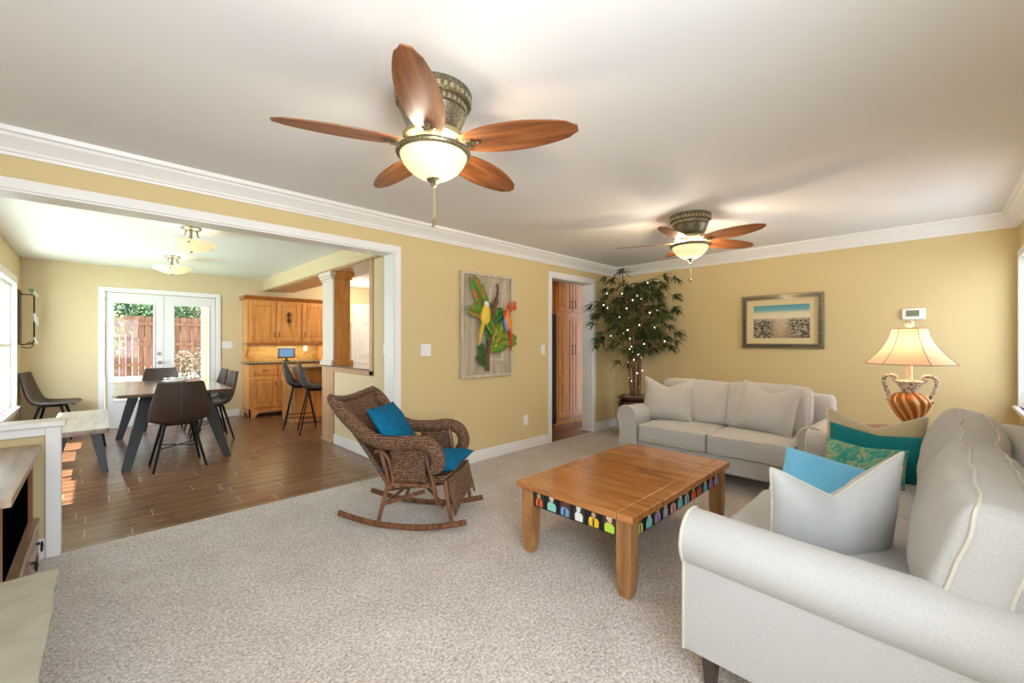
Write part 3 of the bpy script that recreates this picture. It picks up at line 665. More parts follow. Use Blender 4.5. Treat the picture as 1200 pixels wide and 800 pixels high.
def shell_chair(name, label, cat, loc, rz, group, seat_z=.475, top=.90, half=.24, lm='leather', stool=False):
    # local: faces -y
    t = thing(name, label, cat, loc, rz, group)
    sz = seat_z
    pp = smoothpath([(-.24, sz - .005, half * .93, .0), (-.20, sz + .012, half * .96, .012), (-.05, sz - .005, half, .03), (.10, sz - .01, half * 1.02, .05), (.18, sz + .03, half * 1.03, .06), (.225, sz + .12, half * 1.02, .06), (.255, sz + .25, half * .92, .05), (.275, top - .04, half * .80, .035), (.28, top, half * .74, .03)] if not stool else
                    [(-.20, sz - .01, half * .85, 0), (-.16, sz + .01, half * .9, .01), (0, sz, half, .03), (.10, sz, half * 1.0, .06), (.165, sz + .04, half * .98, .07), (.20, sz + .13, half * .92, .07), (.225, sz + .24, half * .82, .05), (.235, top - .04, half * .7, .03), (.235, top, half * .58, .02)], 5)
    # Vectors of length 4 -> split
    prof = [(p[0], p[1]) for p in pp]; wd = [p[2] for p in pp]; cv = [p[3] for p in pp]
    g = shell_mesh(prof, wd, cv)
    o = obj('seat_shell', g, lm, t, sharp=80, solid=.028); md = o.modifiers.new('bevel', 'BEVEL'); md.width = .01; md.segments = 3; md.limit_method = 'ANGLE'; md.angle_limit = R(50)
    # centre seam on the outside of the back
    g = G(); pts = [Vector((0, p[0], p[1])) for p in pp[22:]]; g.tube([p + Vector((0, .0155, -.002)) for p in pts], .0022, 5)
    obj('seam', g, 'stitch', t)
    fz = sz - .03
    for sx in (-1, 1):
        for (ya, yb) in ((-.10, -.21), (.10, .21)):
            if stool: obj('leg', G().tube([(sx * .10, ya, fz), (sx * .215, yb * 1.05, .0)], .0095, 8), 'black_metal', t)
            else: obj('leg', G().tube([(sx * .12, ya, fz), (sx * .215, yb, 0)], [.016, .011], 8), 'black_metal', t)
    g = G()
    if stool:
        q = .72; z = .22
        c = [(sx * (.10 + .115 * q), sy * (.10 + .12 * q)) for sx, sy in ((-1, -1), (1, -1), (1, 1), (-1, 1))]
        for i in range(4): a = c[i]; b_ = c[(i+1) % 4]; g.tube([(a[0], a[1], fz * (1-q)), (b_[0], b_[1], fz * (1-q))], .007, 6)
        obj('footrest', g, 'black_metal', t)
    else:
        g.tube([(-.165, -.145, .22), (.165, .145, .22)], .005, 6); g.tube([(.165, -.145, .22), (-.165, .145, .22)], .005, 6)
        obj('cross_wire', g, 'black_metal', t)
    obj('seat_frame', G().box(-.12, .12, -.11, .11, fz - .004, fz + .008), 'black_metal', t, bevel=.003)
    return t
ch = shell_chair('dining_chair', 'brown leather dining chair at the near end of the table, back to the room', 'chair', (-5.125, 2.12, 0), R(180), 'brown shell dining chairs')
dup(ch, (-5.03, 4.72, 0), 0, 'brown leather dining chair at the far end of the table before the glass doors')
dup(ch, (-4.63, 3.36, 0), R(-90), 'brown leather dining chair on the right side of the table, nearer one')
dup(ch, (-4.62, 4.02, 0), R(-90), 'brown leather dining chair on the right side of the table, nearer the glass doors')
dup(ch, (-6.16, 4.86, 0), R(82), 'brown leather dining chair alone in the corner by the window, seen in profile')
st = shell_chair('bar_stool', 'charcoal shell bar stool nearer the column at the kitchen peninsula', 'stool', (-3.47, 2.84, 0), R(76), 'charcoal bar stools', .64, 1.0, .215, 'leather_grey', True)
dup(st, (-3.50, 3.39, 0), R(70), 'charcoal shell bar stool farther from the column, beside the oak cabinet')

# dining table
t = thing('dining_table', 'dark wood dining table with black splayed legs in front of the glass doors', 'table', (-5.10, 3.35, 0))
X0, X1, Y0, Y1 = -.52, .52, -1.02, 1.02
def rrect(x0, x1, y0, y1, r, n=5):
    p = []
    for cx, cy, a in ((x1 - r, y1 - r, 0), (x0 + r, y1 - r, 90), (x0 + r, y0 + r, 180), (x1 - r, y0 + r, 270)):
        for k in range(n + 1): p.append((cx + r * cos(R(a + 90*k/n)), cy + r * sin(R(a + 90*k/n))))
    return p
g = G(); g.rings([[(a * .975, b_ * .985, .722) for a, b_ in rrect(X0, X1, Y0, Y1, .05)], [(a, b_, .745) for a, b_ in rrect(X0, X1, Y0, Y1, .05)], [(a, b_, .757) for a, b_ in rrect(X0, X1, Y0, Y1, .05)]])
obj('tabletop', g, 'dtable', t)
for sx in (-1, 1):
    for sy in (-1, 1):
        a = Vector((sx * .24, sy * .86, .722)); b_ = Vector((sx * .455, sy * 1.10 if sy < 0 else sy * .72, 0))
        b_ = Vector((sx * .43, sy * 1.0 - (.14 if sy < 0 else 0), 0)) if sy < 0 else Vector((sx * .43, .80, 0))
        g = G(); wt, wb = (.065, .035), (.035, .025)
        g.rings([[b_ + Vector((wb[0] * i, wb[1] * j, 0)) for i, j in ((-1, -1), (1, -1), (1, 1), (-1, 1))], [a + Vector((wt[0] * i, wt[1] * j, 0)) for i, j in ((-1, -1), (1, -1), (1, 1), (-1, 1))]])
        obj('leg', g, 'bleg', t, bevel=.004)
obj('under_frame', G().box(-.30, .30, -.89, -.83, .69, .722).box(-.30, .30, .83, .89, .69, .722).box(-.03, .03, -.86, .86, .69, .722), 'bleg', t, bevel=.003)
t = thing('flower_arrangement', 'low white flower arrangement in the middle of the dark dining table', 'flowers', (-4.98, 3.75, .757))
obj('dish', G().lathe([(0, 0), (.09, 0), (.14, .025), (.145, .03), (.13, .03), (0, .012)], 28), 'plastic', t)
g = G(); rnd = random.Random(3)
for k in range(34):
    a = rnd.uniform(0, 2*pi); r = .12 * sqrt(rnd.random()); c = (r * cos(a), r * sin(a), .035 + .03 * rnd.random())
    for q in range(5): b_ = 2*pi*q/5 + a; g.ball((c[0] + .012 * cos(b_), c[1] + .012 * sin(b_), c[2]), .012, 1, 1, .5, 6, 4)
M['petal'] = mat('white_petals', 'E9E4DA', .7); obj('blossoms', g, 'petal', t)
# bench
t = thing('dining_bench', 'grey wood bench with black tapered legs along the left of the dining table', 'bench', (-5.86, 3.08, 0))
g = G(); g.rings([[(a * .96, b_ * .985, .405) for a, b_ in rrect(-.205, .215, -.86, .80, .03)], [(a, b_, .43) for a, b_ in rrect(-.205, .215, -.86, .80, .03)], [(a, b_, .455) for a, b_ in rrect(-.205, .215, -.86, .80, .03)]]); obj('seat', g, 'bench', t)
for sy in (-1, 1):
    for sx in (-1, 1):
        a = Vector((sx * .115, sy * .66, .405)); b_ = Vector((sx * .185, sy * .72, 0))
        g = G(); g.rings([[b_ + Vector((.024 * i, .02 * j, 0)) for i, j in ((-1, -1), (1, -1), (1, 1), (-1, 1))], [a + Vector((.042 * i, .03 * j, 0)) for i, j in ((-1, -1), (1, -1), (1, 1), (-1, 1))]])
        obj('leg', g, 'bleg', t, bevel=.003)
# wall decoration by the window
t = thing('flower_sconce', 'dark metal wall panel with white orchids hung beside the dining window', 'wall decoration', (XL, 4.90, 0), R(90))
obj('back_panel', B(-.13, .13, -.02, -.004, 1.27, 1.98), 'dark_metal', t, bevel=.004)
g = G().tube([(0, -.02, 1.93), (0, -.12, 1.93), (0, -.14, 1.90), (0, -.14, 1.33), (0, -.12, 1.28), (0, -.02, 1.27)], .008, 8); g.tube([(.06, -.02, 1.24), (.06, -.10, 1.22), (.06, -.13, 1.27), (.06, -.10, 1.31), (.06, -.07, 1.28)], .006, 8); obj('scroll_frame', g, 'dark_metal', t)
g = G()
for (z, s) in ((1.60, .045), (1.64, .035), (1.57, .035), (1.32, .035), (1.95, .03)):
    for k in range(5): a = 2*pi*k/5; g.ball((s * cos(a), -.13 - .01 * k, z + s * sin(a)), s * .75, 1, .35, 1, 10, 6)
obj('orchid_blossoms', g, 'petal', t)
g = G()
for k in range(7): a = .5 * k; g.tube([(0, -.12, 1.95), (.06 * cos(a), -.10 - .03 * sin(a), 2.0), (.13 * cos(a), -.12 - .05 * sin(a), 1.98)], [.006, .02, .003], 6, .3)
obj('green_leaves', g, 'bush', t)

# ------------------------------------------------------------------ sofas
def softfn(w, d, h, r, puff, wr, seed, side=.25):
    s = Vector((w/2, d/2, h/2))
    def f(p):
        q = Vector([p[i] * s[i] for i in range(3)])
        inner = Vector([max(-(s[i] - r), min(s[i] - r, q[i])) for i in range(3)])
        dlt = q - inner
        if dlt.length > 1e-9: q = inner + dlt.normalized() * r
        q.z += math.copysign(1, p[2]) * puff * ((1 - p[0]**2) * (1 - p[1]**2)) ** .5 * abs(p[2])
        q.y += math.copysign(1, p[1]) * puff * side * (1 - p[0]**4) * abs(p[1])
        q.x += math.copysign(1, p[0]) * puff * side * (1 - p[1]**4) * abs(p[0])
        q += Vector((0, 0, 1)) * wr * noise.noise(q * 9 + Vector((seed, 0, 0))) + Vector((0, 1, 0)) * wr * noise.noise(q * 9 + Vector((0, seed, 5)))
        # fine gathers running across the seam
        q.z += wr * .35 * noise.noise(Vector((q.x * 45 + seed, q.y * 12, 1)))
        return q
    return f
def softbox(w, d, h, r=.05, puff=.02, n=(16, 10, 8), wr=.004, seed=0, side=.25):
    """rounded, slightly puffed box centred on the origin"""
    g = G(); vm = {}; F = softfn(w, d, h, r, puff, wr, seed, side)
    def pt(p):
        k = tuple(round(c, 5) for c in p)
        if k not in vm: vm[k] = g.b.verts.new(F(p))
        return vm[k]
    for ax in range(3):
        a1, a2 = [(1, 2), (2, 0), (0, 1)][ax]; n1, n2 = n[a1], n[a2]
        for sg in (-1, 1):
            for i in range(n1):
                for j in range(n2):
                    qs = []
                    for (di, dj) in ((0, 0), (1, 0), (1, 1), (0, 1)):
                        p = [0, 0, 0]; p[ax] = sg
                        f = lambda t: sin((t - .5) * pi * .9) / sin(pi * .45)
                        p[a1] = f((i + di) / n1); p[a2] = f((j + dj) / n2); qs.append(pt(p))
                    g.face(qs if sg > 0 else qs[::-1])
    return g
def edge_pipe(w, d, h, r, puff, wr, seed, sg, side=.25, rad=.006, n=26):
    F = softfn(w, d, h, r, puff, wr, seed, side); f = lambda t: 2 * t - 1
    per = [(f(i/n), -1) for i in range(n)] + [(1, f(i/n)) for i in range(n)] + [(-f(i/n), 1) for i in range(n)] + [(-1, -f(i/n)) for i in range(n)]
    pts = []
    for a, b_ in per:
        p = F((a, b_, sg))
        if not pts or (p - pts[-1]).length > .006: pts.append(p + (Vector((p.x / w, p.y / d, .6 * p.z / h))).normalized() * .0015)
    if (pts[0] - pts[-1]).length < .006: pts.pop()
    return G().tube(pts, rad, 6, closed=True)
def pipe_loop(w, d, z, r, off=.0, rad=.006, wr=.0, seed=0, n=14):
    pts = []
    R0 = rrect(-w/2 - off, w/2 + off, -d/2 - off, d/2 + off, r, 5)
    m_ = len(R0)
    for i in range(m_):
        a = Vector((*R0[i], z)); b_ = Vector((*R0[(i+1) % m_], z)); k = max(1, int((b_ - a).length / .05))
        for q in range(k):
            p = a.lerp(b_, q / k); p += Vector((wr * noise.noise(p * 8 + Vector((seed, 0, 0))), wr * noise.noise(p * 8 + Vector((0, seed, 0))), wr * noise.noise(p * 8 + Vector((0, 0, seed + 9))))); pts.append(p)
    return G().tube(pts, rad, 6, closed=True)
def arm_profile(r, zc, zcrease, zb, over, inner):
    # polygon in (s,z): s = outward distance from the inner face ; outer side at s = inner
    p = [(0, zb), (inner, zb), (inner, zcrease)]
    cx = inner + over - r
    a0 = math.asin(max(-1, min(1, (zcrease - zc) / r)))
    n = 22
    a_in = pi + R(25)
    for k in range(n + 1):
        a = a0 + (a_in - a0) * k / n; p.append((cx + r * cos(a), zc + r * sin(a)))
    return p
def sofa(name, label, loc, rz, W, D, fabric_, legm, near_side=0, cush_over=False):
    """local: front faces -y ; x to the sofa's own width"""
    t = thing(name, label, 'sofa', loc, rz)
    aw = .20; fr = -D/2; bk = D/2
    # base rail
    obj('base_rail', B(-W/2 + .06, W/2 - .06, fr + .04, bk - .03, .14, .30), fabric_, t, bevel=.015)
    for sx in (-1, 1):
        pf = arm_profile(.105, .545, .475, .145, .03, aw)
        rings = []
        nseg = 14
        for i in range(nseg + 1):
            u = i / nseg; y = fr + (D - .12) * u; ring = []
            for (s, z) in pf:
                zz = z - (.035 * u if z > .45 else 0)
                if z > .5: zz += .003 * noise.noise(Vector((s * 6, y * 6, z)))
                ring.append((sx * (W/2 - aw + s), y, zz))
            rings.append(ring)
        g = G(); g.rings(rings); a = obj('arm', g, fabric_, t, sharp=40, bevel=.008)
        g = G(); g.tube([(sx * (W/2 - aw + s), fr - .001, z) for s, z in pf[1:]], .0065, 6)
        obj('arm_piping', g, 'sofa_pipe', a)
        for (yy) in (fr + .07, bk - .09):
            g = G(); cx = sx * (W/2 - .08)
            g.rings([[(cx + .018 * i, yy + .018 * j, 0) for i, j in ((-1, -1), (1, -1), (1, 1), (-1, 1))], [(cx + .03 * i, yy + .03 * j, .145) for i, j in ((-1, -1), (1, -1), (1, 1), (-1, 1))]]); obj('leg', g, legm, t, bevel=.003)
    # back frame
    g = softbox(W - .10, .16, .66, .05, .01); obj('back_frame', g, fabric_, t, (0, bk - .085, .49), (R(-3), 0, 0))
    iw = W - 2 * aw; cw = iw / 2
    for k in (-1, 1):
        sd = k * 3 + W
        cd_ = D - .26
        sc = obj('seat_cushion', softbox(cw - .008, cd_, .165, .03, .022, (22, 22, 8), .006, sd, .2), fabric_, t, (k * cw / 2, fr + cd_ / 2 - .01, .385), (R(-1), 0, 0))
        for z in (1, -1): obj('cushion_piping', edge_pipe(cw - .008, cd_, .165, .03, .022, .006, sd, z, .2), 'sofa_pipe', sc)
        ww = cw + (.11 if cush_over else -.006); xo = k * (cw / 2 + (.058 if cush_over else 0)); hh = (.405 if k > 0 else .435) if cush_over else .43; th = .125 if cush_over else .155
        bc = obj('back_cushion', softbox(ww, hh, th, .03, .09 if cush_over else .07, (30, 20, 10), .011, sd + 5, .22), fabric_, t, (xo, bk - .300, .47 + hh/2 - .01), (R(90 - 13), 0, 0))
        for z in (1, -1): obj('cushion_piping', edge_pipe(ww, hh, th, .03, .09 if cush_over else .07, .011, sd + 5, z, .22, .0065), 'sofa_pipe', bc)
    return t
M['sofaleg'] = mat('dark_sofa_leg', '4A3C34', .4)
sofa('sofa', 'large pale sofa with rolled arms in the near right corner, piled with pillows', (-3.01, -3.38, 0), R(180), 2.28, 1.06, 'sofa', 'sofaleg', cush_over=True)
sofa('loveseat', 'cream two-seat loveseat with two matching pillows facing the coffee table', (-1.37, -2.06, 0), R(-90), 1.74, .93, 'sofa', 'sofaleg')

def pillow(name, label, loc, rot, w, h, th, m, chop=.0, pipe=True, group=None, seed=0, pm=None, pinch=.05):
    """local: face toward -y, up = z, centred on the origin"""
    g = G(); n = 22
    def shape(u, v, side):
        e = (1 - abs(u) ** 2.6) * (1 - abs(v) ** 2.6)
        T = th / 2 * max(0, e) ** .55
        x = u * w/2 * (1 - pinch * (1 - v*v)); z = v * h/2 * (1 - pinch * (1 - u*u))
        cdrop = chop * max(0, 1 - abs(u) ** 1.1) ** 1.2 * ((v + 1) / 2) ** 1.8
        z -= cdrop
        T *= 1 - .45 * (cdrop / chop if chop else 0)
        y = side * T + .010 * noise.noise(Vector((x * 7 + seed, z * 7, side))) * (e > .05)
        # fold crease
        if chop: y -= side * .018 * math.exp(-((abs(u) - .22 - .25 * (1 - v) / 2) / .09) ** 2) * ((v + 1) / 2) * e
        return Vector((x, y, z))
    vs = {}
    for side in (-1, 1):
        for i in range(n + 1):
            for j in range(n + 1):
                u = sin((i / n - .5) * pi); v = sin((j / n - .5) * pi)
                edge = i in (0, n) or j in (0, n); k = (i, j, 0 if edge else side)
                if k not in vs: vs[k] = g.b.verts.new(shape(u, v, 0 if edge else side))
    for side in (-1, 1):
        for i in range(n):
            for j in range(n):
                q = []
                for a, b_ in ((i, j), (i+1, j), (i+1, j+1), (i, j+1)):
                    edge = a in (0, n) or b_ in (0, n); q.append(vs[(a, b_, 0 if edge else side)])
                g.face(q if side < 0 else q[::-1])
    o = obj(name, g, m, None, loc, rot, sharp=120); tag(o, label, 'pillow', group)
    if pipe:
        pts = []
        for i in range(n): pts.append(shape(sin((i/n - .5) * pi), -1, 0))
        for i in range(n): pts.append(shape(1, sin((i/n - .5) * pi), 0))
        for i in range(n): pts.append(shape(sin((.5 - i/n) * pi), 1, 0))
        for i in range(n): pts.append(shape(-1, sin((.5 - i/n) * pi), 0))
        q = [pts[0]]
        for p in pts[1:]:
            if (p - q[-1]).length > .004: q.append(p)
        obj('pillow_piping', G().tube(q, .005, 6, closed=True), pm or 'sofa_pipe', o)
    return o
# on the loveseat (facing -x => rotate -90)
pillow('throw_pillow', 'cream square pillow at the left arm of the loveseat', (-1.40, -1.50, .70), (R(-16), 0, R(-78)), .50, .46, .20, 'sofa', .10, True, seed=1)
pillow('throw_pillow', 'cream square pillow slumped on the right seat of the loveseat', (-1.36, -2.42, .70), (R(-18), R(4), R(-104)), .52, .46, .22, 'sofa', .09, True, seed=2)
# on the big sofa, from the far arm to the near arm
pillow('throw_pillow', 'tan square pillow against the far arm of the large sofa', (-2.17, -3.235, .635), (R(-16), 0, R(-90)), .50, .43, .16, 'pillow_tan', .10, True, seed=3)
pillow('throw_pillow', 'dark teal velvet pillow in front of the tan pillow on the large sofa', (-2.33, -3.26, .60), (R(-20), R(4), R(-88)), .49, .34, .14, 'teal', .03, False, seed=4)
pillow('throw_pillow', 'green and gold patterned pillow in the row on the large sofa', (-2.53, -3.22, .575), (R(-24), R(2), R(-92)), .38, .27, .12, 'green_pattern', .02, False, seed=5)
pillow('throw_pillow', 'bright light blue pillow lying behind the grey pillow on the large sofa', (-2.88, -3.09, .53), (R(-48), R(12), R(-80)), .42, .32, .12, 'ltblue', .0, False, seed=6)
pillow('throw_pillow', 'large pale grey pillow with piping nearest the sofa arm in front', (-3.665, -3.235, .63), (R(14), R(-7), R(-45)), .51, .46, .19, 'pillow_grey', .15, True, seed=7)

# ------------------------------------------------------------------ coffee table
t = thing('coffee_table', 'square honey oak coffee table with painted figure tiles around its apron', 'coffee table', (-3.18, -2.075, 0))
hx, hy = .685, .40
g = G().box(-hx, hx, -hy + .09, hy - .09, .402, .44); obj('tabletop', g, 'honey', t, bevel=.004)
g = G().box(-hx, hx, -hy, -hy + .089, .402, .44).box(-hx, hx, hy - .089, hy, .402, .44); obj('tabletop_border', g, 'honey', t, bevel=.004)
for sx in (-1, 1):
    for sy in (-1, 1):
        cx, cy = sx * (hx - .065), sy * (hy - .065)
        g = G(); g.rings([[(cx + a * i, cy + a * j, z) for i, j in ((-1, -1), (1, -1), (1, 1), (-1, 1))] for a, z in ((.028, 0), (.036, .05), (.042, .14), (.042, .402))])
        obj('leg', g, 'honey_leg', t, bevel=.004)
obj('apron', G().box(-hx + .10, hx - .10, -hy + .045, -hy + .06, .295, .402).box(-hx + .10, hx - .10, hy - .06, hy - .045, .295, .402).box(-hx + .045, -hx + .06, -hy + .10, hy - .10, .295, .402).box(hx - .06, hx - .045, -hy + .10, hy - .10, .295, .402), 'black', t, bevel=.002)
cols = ['E0673C', '8FD6C8', '6FA3DC', 'EDEDED', 'EEC22E', 'B7E04A', 'C7D56A', '7FD0C4', 'C59AD8', 'B9AFC4', 'E7A9AE', '6CC6C9', 'A8D3DE', 'E4583A', 'D9683C', '5FB6D3', 'D98AA8', 'B49BE0']
heads = ['D9A884', 'F2F2EE', '7A4A38', 'E8C8A8']
tm = {}
def cm(c):
    if c not in tm: tm[c] = mat('tile_paint_' + str(len(tm)), c, .4)
    return tm[c]
def tile(i, along, side):
    # built facing -y at origin
    c = cols[i % len(cols)]; hcol = heads[(i * 7) % 4]; bk = ['2A3A2C', '1B1B20', '5A3A2C'][i % 3]
    g = G().box(-.036, .036, -.004, 0, -.045, .045); g.mi = 1
    def pl(poly, y): 
        g.rings([[(a * 1.22, y, b_) for a, b_ in poly], [(a * 1.22, y + .002, b_) for a, b_ in poly]])
    w_ = .02 + .005 * ((i * 5) % 3) / 2
    pl([(-w_, -.043), (w_, -.043), (w_ + .002, -.01), (w_ - .008, .004), (-w_ + .006, .006), (-w_ - .002, -.012)], -.0065)
    g.mi = 2; pl([(.011 * cos(2*pi*k/12) + .002 * ((i % 3) - 1), .02 + .014 * sin(2*pi*k/12)) for k in range(12)], -.0068)
    g.mi = 3; pl([(-.012, .02), (-.014, .036), (0, .041), (.014, .036), (.011, .026), (0, .031)] if i % 2 else [(-.005, -.04), (.004, -.04), (.003, .0), (-.004, .002)], -.0075)
    o = obj('figure_tile', g, [cm(bk), cm(c), cm(hcol), cm(['17131A', 'F4F4F4'][i % 2])], t)
    if side == 'x': o.location = (-hx + .045, along, .349); o.rotation_euler = (0, 0, R(-90))
    elif side == 'y': o.location = (along, -hy + .045, .349)
for i in range(6): tile(i, (hy - .155) - i * (2 * (hy - .155)) / 5, 'x')
for i in range(12): tile(6 + i, -(hx - .15) + i * (2 * (hx - .15)) / 11, 'y')

# ------------------------------------------------------------------ wicker rocking chair  (local: faces +x, y to its left)
RC = (-4.04, -.765, 0); RZ = R(-54.6)
t = thing('rocking_chair', 'brown wicker rocking chair with teal cushions on the carpet near the opening', 'rocking chair', RC, RZ)
for s in (-1, 1):
    pts = [(f, s * .235, .017 + .30 * f * f) for f in [(-.47 + .94 * k / 16) for k in range(17)]]
    obj('rocker', G().tube(pts, .018, 8, 1.2), 'rattan', t)
    for nm, a, b_, r in (('leg', (-.09, s * .235, .31), (-.17, s * .235, .03), .016), ('leg', (.325, s * .235, .36), (.37, s * .235, .06), .016), ('arm_post', (.185, s * .27, .60), (.275, s * .238, .19), .016), ('back_post', (-.15, s * .25, .58), (-.07, s * .235, .28), .017)):
        obj(nm, G().tube([a, ((a[0]+b_[0])/2, (a[1]+b_[1])/2, (a[2]+b_[2])/2), b_], [r * 1.05, r, r * .85], 10), 'rattan', t)
    # long roll : back edge flowing into the arm and its scroll
    pth = smoothpath([(-.49, s * .315, .905), (-.44, s * .30, .855), (-.34, s * .28, .74), (-.235, s * .275, .655), (-.12, s * .285, .615), (.03, s * .30, .615), (.16, s * .305, .63), (.25, s * .305, .605), (.295, s * .30, .54), (.29, s * .295, .47), (.245, s * .29, .435)], 6)
    rr = [.022 + .026 * min(1, i / 8) for i in range(len(pth))]
    for q in range(6): rr[-1 - q] = .03 + .003 * q
    obj('arm_roll', G().tube(pth, rr, 14, 1.0), 'wicker', t)
    # side panel with hoop
    g = G(); g.grid(lambda u, v: (-.045 + .245 * u - .01 * v, s * (.262 + .012 * v), .33 + .25 * v), 10, 8); obj('side_panel', g, 'wicker', t, solid=.014)
    g = G().tube(smoothpath([(-.035, s * .262, .30), (-.05, s * .272, .42), (-.07, s * .277, .50), (-.12, s * .278, .55), (-.17, s * .272, .54)], 5), .011, 8); g.tube([(-.05, s * .272, .325), (.23, s * .272, .325)], .014, 8); obj('side_hoop', g, 'rattan', t)
    g = G()
    for k in range(7): x = -.03 + .035 * k; g.tube([(x, s * .275, .575), (x + .018, s * .29, .60)], .007, 6); g.ball((x + .008, s * .28, .585), .012, 1, .6, 1.2, 8, 5)
    obj('bead_trim', g, 'rattan', t)
    obj('stretcher', G().tube([(-.12, s * .225, .17), (.17, s * .225, .27)], .014, 8), 'rattan', t)
g = G().tube([(-.13, -.235, .16), (-.13, .235, .16)], .012, 8); g.tube([(.30, -.23, .17), (.30, .23, .17)], .012, 8); g.tube([(-.12, -.22, .26), (.3, .22, .20)], .010, 8); g.tube([(-.12, .22, .26), (.3, -.22, .20)], .010, 8)
obj('cross_stretcher', g, 'rattan', t)
def backsurf(u, v):
    l = (u * 2 - 1); z = .30 + .57 * v
    f0 = -.09 - .40 * v ** 1.15
    hw = .245 + .055 * v
    zz = z + (.045 * abs(l) ** 1.6 - .01) * v ** 3
    return (f0 - .05 * (1 - l * l) + .0, l * hw, zz)
obj('backrest', G().grid(backsurf, 22, 20), 'wicker', t, solid=.022)
g = G().tube([Vector(backsurf(k / 20, 1)) + Vector((0, 0, .008)) for k in range(21)], .026, 10); obj('top_roll', g, 'wicker', t)
g = softbox(.47, .47, .06, .028, .0, (8, 8, 4), .0); obj('seat', g, 'wicker', t, (.11, 0, .345), (0, R(-4), 0))
def skirt(u, v):
    l = u * 2 - 1; z0 = .13 + .09 * (1 - abs(l) ** 2.5) if True else 0
    return (.345 + .055 * (1 - v) + .02 * (1 - l * l), l * (.235 + .015 * (1 - v)), z0 + (.375 - z0) * v)
obj('front_skirt', G().grid(skirt, 20, 12), 'wicker', t, solid=.016)
g = G().tube([skirt(k / 20, 0) for k in range(21)], .009, 8); obj('skirt_edging', g, 'rattan', t)
def loc_of(f, l, z): c, s = cos(RZ), sin(RZ); return (RC[0] + c * f - s * l, RC[1] + s * f + c * l, z)
# seat cushion + back pillow
o = pillow('seat_cushion', 'peacock blue cushion on the seat of the wicker rocking chair', loc_of(.125, 0, .425), (R(-94), 0, RZ + R(90)), .50, .56, .13, 'rteal', 0, False, seed=11, pinch=.08); o['category'] = 'cushion'
pillow('throw_pillow', 'teal blue pillow leaning on the back of the wicker rocking chair', loc_of(-.155, -.01, .655), (R(-33), R(0), RZ + R(90)), .42, .40, .13, 'rteal', .0, False, seed=12)

# ------------------------------------------------------------------ plant in the corner
t = thing('potted_bamboo', 'tall artificial bamboo tree in a dark glazed pot in the corner', 'plant', (-.46, -.60, 0))
obj('pot', G().lathe([(0, 0), (.155, 0), (.165, .02), (.20, .25), (.235, .42), (.24, .47), (.225, .50), (.20, .51), (.235, .53), (.245, .55), (.235, .565), (.20, .565), (.19, .53), (0, .53)], 40), 'pot', t)
obj('moss', G().lathe([(0, .53), (.19, .53), (.15, .56), (0, .575)], 24), 'soil', t)
rnd = random.Random(5); g = G(); tips = []
for k in range(7):
    a = 2*pi*k/7; r0 = .06; r1 = .10 + .10 * rnd.random(); H = (2.28 if k == 2 else rnd.uniform(1.7, 2.1))
    pts = [(r0 * cos(a) + (r1 * cos(a) - r0 * cos(a)) * q**1.5 + .012 * sin(q * 9 + k), r0 * sin(a) + (r1 * sin(a) - r0 * sin(a)) * q**1.5, .54 + (H - .54) * q) for q in [i / 12 for i in range(13)]]
    g.tube(pts, [.016 - .011 * i / 12 for i in range(13)], 8); tips.append(pts)
obj('cane', g, 'cane', t)
gl = G(); gb = G()
def leafblade(g, p, d, L, wd):
    d = d.normalized(); sd = d.cross(Vector((0, 0, 1)));
    if sd.length < .1: sd = Vector((1, 0, 0))
    sd.normalize(); up = sd.cross(d); prev = None; n = 4
    for i in range(n + 1):
        s = i / n; c = p + d * L * s + Vector((0, 0, -L * .35 * s * s)); ww = wd * sin(pi * min(.97, s * .88 + .12)) 
        cur = (g.b.verts.new(c - sd * ww), g.b.verts.new(c + up * .003), g.b.verts.new(c + sd * ww))
        if prev: g.face([prev[0], cur[0], cur[1], prev[1]]); g.face([prev[1], cur[1], cur[2], prev[2]])
        prev = cur
for k in range(125):
    pts = tips[k % 7]; q = 3 + (k * 37 % 100) / 100 * 9.0
    i = int(min(11, q)); p = Vector(pts[i]).lerp(Vector(pts[i+1]), min(1, q - i))
    zf = (p.z - .7) / 1.6
    if zf < .22 and k % 5: continue
    a = rnd.uniform(0, 2*pi); reach = (.20 + .30 * sin(pi * min(1, max(0, zf * .95 + .05)))) * rnd.uniform(.6, 1.1)
    e = p + Vector((cos(a), sin(a), .28 + .2 * rnd.random())) * reach
    e.x = min(e.x, .40); e.y = min(e.y, .54)
    mid = p.lerp(e, .5) + Vector((0, 0, .04)); gb.tube([p, mid, e], [.004, .003, .002], 5)
    for c, cnt in ((mid, 9), (e, 16)):
        for j in range(cnt):
            b_ = a + rnd.uniform(-1.6, 1.6); dv = Vector((cos(b_), sin(b_), rnd.uniform(-.7, .45)))
            leafblade(gl, c, dv, rnd.uniform(.09, .16), rnd.uniform(.009, .013))
for j in range(26):
    b_ = rnd.uniform(0, 2*pi); leafblade(gl, Vector(tips[2][12 - j % 3]), Vector((cos(b_), sin(b_), rnd.uniform(-.4, .8))), .12, .009)
for v_ in gl.b.verts:
    v_.co.x = min(v_.co.x, .44); v_.co.y = min(v_.co.y, .575); v_.co.z = min(v_.co.z, 2.39)
obj('foliage', gl, 'leaf', t, sharp=180); obj('branch', gb, 'cane', t)
t2 = thing('string_lights', 'string of tiny lit white lights wound through the bamboo tree', 'string lights', (-.46, -.60, 0))
pts = []
for k in range(40):
    q = k / 39; z = .66 + 1.42 * q; a = k * 1.15; r = .05 + .34 * (z > 1.25) * rnd.random() + .04 * rnd.random()
    pts.append(Vector((-r * abs(cos(a)) * .9 + .02, -r * 1.2 * sin(a), z)))
wire = obj('wire', G().tube(pts, .0014, 4), 'wire', t2)
